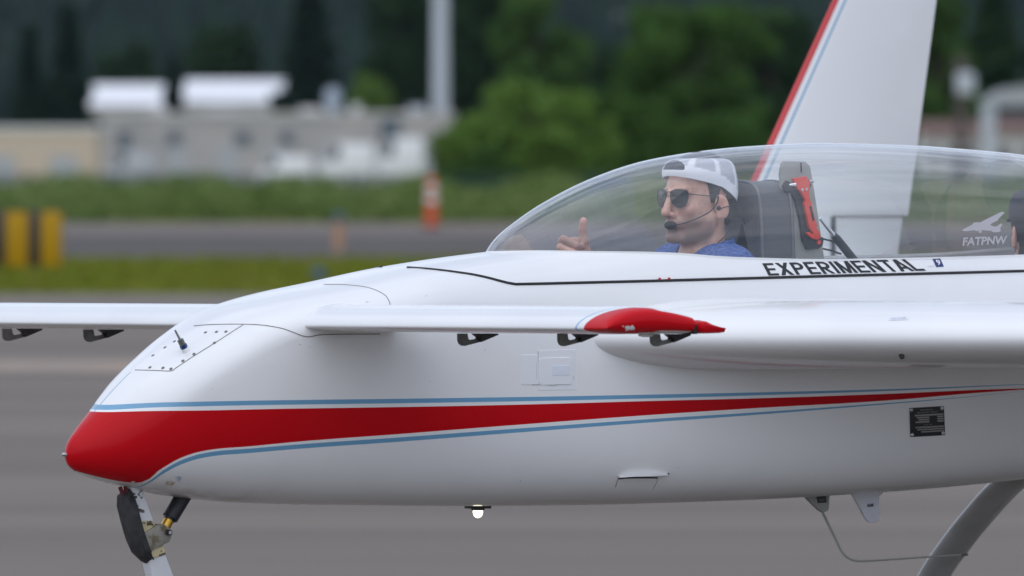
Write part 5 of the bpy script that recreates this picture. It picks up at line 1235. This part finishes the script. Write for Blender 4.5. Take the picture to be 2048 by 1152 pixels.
# trucker cap cloth: fine open mesh reads as a dotted weave
def cap_mesh_material():
    m = mat('cap_mesh', (.8, .8, .8), .85, attr='Col'); n, l = m.node_tree.nodes, m.node_tree.links; b = n['Principled BSDF']
    tc = n.new('ShaderNodeTexCoord'); vo = n.new('ShaderNodeTexVoronoi'); vo.inputs['Scale'].default_value = 520; l.new(tc.outputs['Object'], vo.inputs['Vector'])
    src = b.inputs['Base Color'].links[0].from_socket; sp = n.new('ShaderNodeSeparateColor'); l.new(src, sp.inputs[0])
    lt = n.new('ShaderNodeMath'); lt.operation = 'LESS_THAN'; lt.inputs[1].default_value = .6; l.new(sp.outputs[0], lt.inputs[0])
    st = n.new('ShaderNodeMath'); st.operation = 'LESS_THAN'; st.inputs[1].default_value = .32; l.new(vo.outputs['Distance'], st.inputs[0])
    mu = n.new('ShaderNodeMath'); mu.operation = 'MULTIPLY'; l.new(lt.outputs[0], mu.inputs[0]); l.new(st.outputs[0], mu.inputs[1])
    mx = n.new('ShaderNodeMixRGB'); mx.inputs[2].default_value = (.22, .20, .20, 1); l.new(mu.outputs[0], mx.inputs[0]); l.new(src, mx.inputs[1]); l.new(mx.outputs[0], b.inputs['Base Color'])
    return m
M['capmesh'] = cap_mesh_material()
def hair(root, long=False):
    rows = []; NA = 64
    for i in range(22):
        r_ = []
        for k in range(NA):
            a = 2 * math.pi * k / NA; f = math.cos(a)
            low = .048 + .02 * f if f > .25 else (.048 - (.25 - f) * .085)
            if .05 < f < .42: low = min(low, -.012 + max(0, (f - .30)) * .5)      # sideburn
            if -.35 < f <= .05: low = max(low, .012)                              # round the ear
            if f < -.35: low = -.085 if long else -.060
            if long and f < .45: low = -.105
            t = i / 21; z = low + (.126 - low) * math.sin(t * math.pi / 2)
            zz = np.clip((z - .035) / (.0925 if z > .035 else .115), -1, 1); rr = math.sqrt(max(1 - zz * zz, 0)) if not long or z > .035 else max(math.sqrt(max(1 - zz * zz, 0)), .80); g = 1.035 if not long else 1.12
            r_.append((-.012 + .1005 * rr * f * g, .0765 * rr * math.sin(a) * g, z if z < .1265 else .1265))
        rows.append(r_)
    return head_part('hair', MB().grid(rows, closed=True), M['hair'], root)
def sunglasses(root):
    g = MB(); frm = MB(); out = [(-.026, .017), (-.010, .0225), (.010, .0225), (.0245, .019), (.0285, .008), (.026, -.009), (.016, -.022), (.002, -.0255), (-.013, -.021), (-.023, -.008), (-.0275, .006)]
    out = [tuple(p[:2]) for p in catmull([(*p, 0) for p in out + out[:1]], 3)][:-1]
    for s in (1, -1):
        def P(u, v, d=0):      # u outward, v up; the lens wraps back to the temple
            return (.113 - .004 - abs(u + .026) * .30 - (u / .03)**2 * .002 + d, s * (.0335 + u * .955), .001 + v - .0)
        n = len(out); L = [P(a, b) for a, b in out] + [P(0, 0, .0018)]; g.add(L, [(i, (i + 1) % n, n) if s > 0 else ((i + 1) % n, i, n) for i in range(n)])
        frm.tube([P(a * 1.01, b * 1.01) for a, b in out + out[:1]], .0011, 6, cap=False)
        frm.tube([P(.028, .011), (.075, s * .0685, .010), (.035, s * .078, .007), (-.012, s * .0835, .002)], .0013, 6)
    frm.tube([(.1115, .010, .017), (.1145, 0, .0175), (.1115, -.010, .017)], .0013, 6); frm.tube([(.112, .0075, .006), (.116, 0, .008), (.112, -.0075, .006)], .0013, 6)
    o = head_part('sunglasses', frm, M['black'], root); l = head_part('lens', g, M['lens'], o); unput(l)
def headset(root):
    b = catmull([(.004, .0865, .006), (.012, .0885, -.014), (.038, .088, -.036), (.072, .074, -.054), (.098, .054, -.066), (.112, .036, -.071)], 5)
    o = head_part('headset_boom', MB().tube(b, [.0022 - .0009 * i / len(b) for i in range(len(b))], 8), M['cable'], root)
    q = MB().ball((0, 0, 0), (.0172, .0120, .0118), 16, 12); q.v = [(p[0] * math.cos(.6) + p[1] * math.sin(.6) + .120, -p[0] * math.sin(.6) + p[1] * math.cos(.6) + .022, p[2] - .072) for p in q.v]
    f = head_part('microphone_foam', q, M['foam'], o); unput(f)
    q = head_part('earbud', MB().ball((.002, .0855, -.026), .0062, 10, 8), M['cable'], o); unput(q)
    q = head_part('headset_cable', MB().tube(catmull([(.002, .0895, -.028), (-.020, .0985, -.022), (-.042, .088, -.030), (-.048, .080, -.070), (-.030, .078, -.100), (.000, .072, -.125), (.018, .070, -.155), (.025, .075, -.20)], 6), .0014, 6), M['cable'], o); unput(q)

HEAD = at(1395, 396.5, 0.0)
LOOK = R(10)
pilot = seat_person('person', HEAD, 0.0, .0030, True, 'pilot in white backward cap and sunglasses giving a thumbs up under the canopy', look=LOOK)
shirt(pilot, M['shirt'], True); hair(pilot); cap(pilot, True, True); sunglasses(pilot); headset(pilot)
HEAD2 = at(2082, 458, .02); LOOK = R(-105)
rider = seat_person('person', HEAD2, 0.0, .0055, False, 'passenger in dark cap on the rear seat at the right edge of the canopy', look=LOOK)
shirt(rider, M['darkshirt'], False); hair(rider, True); cap(rider, False, False)
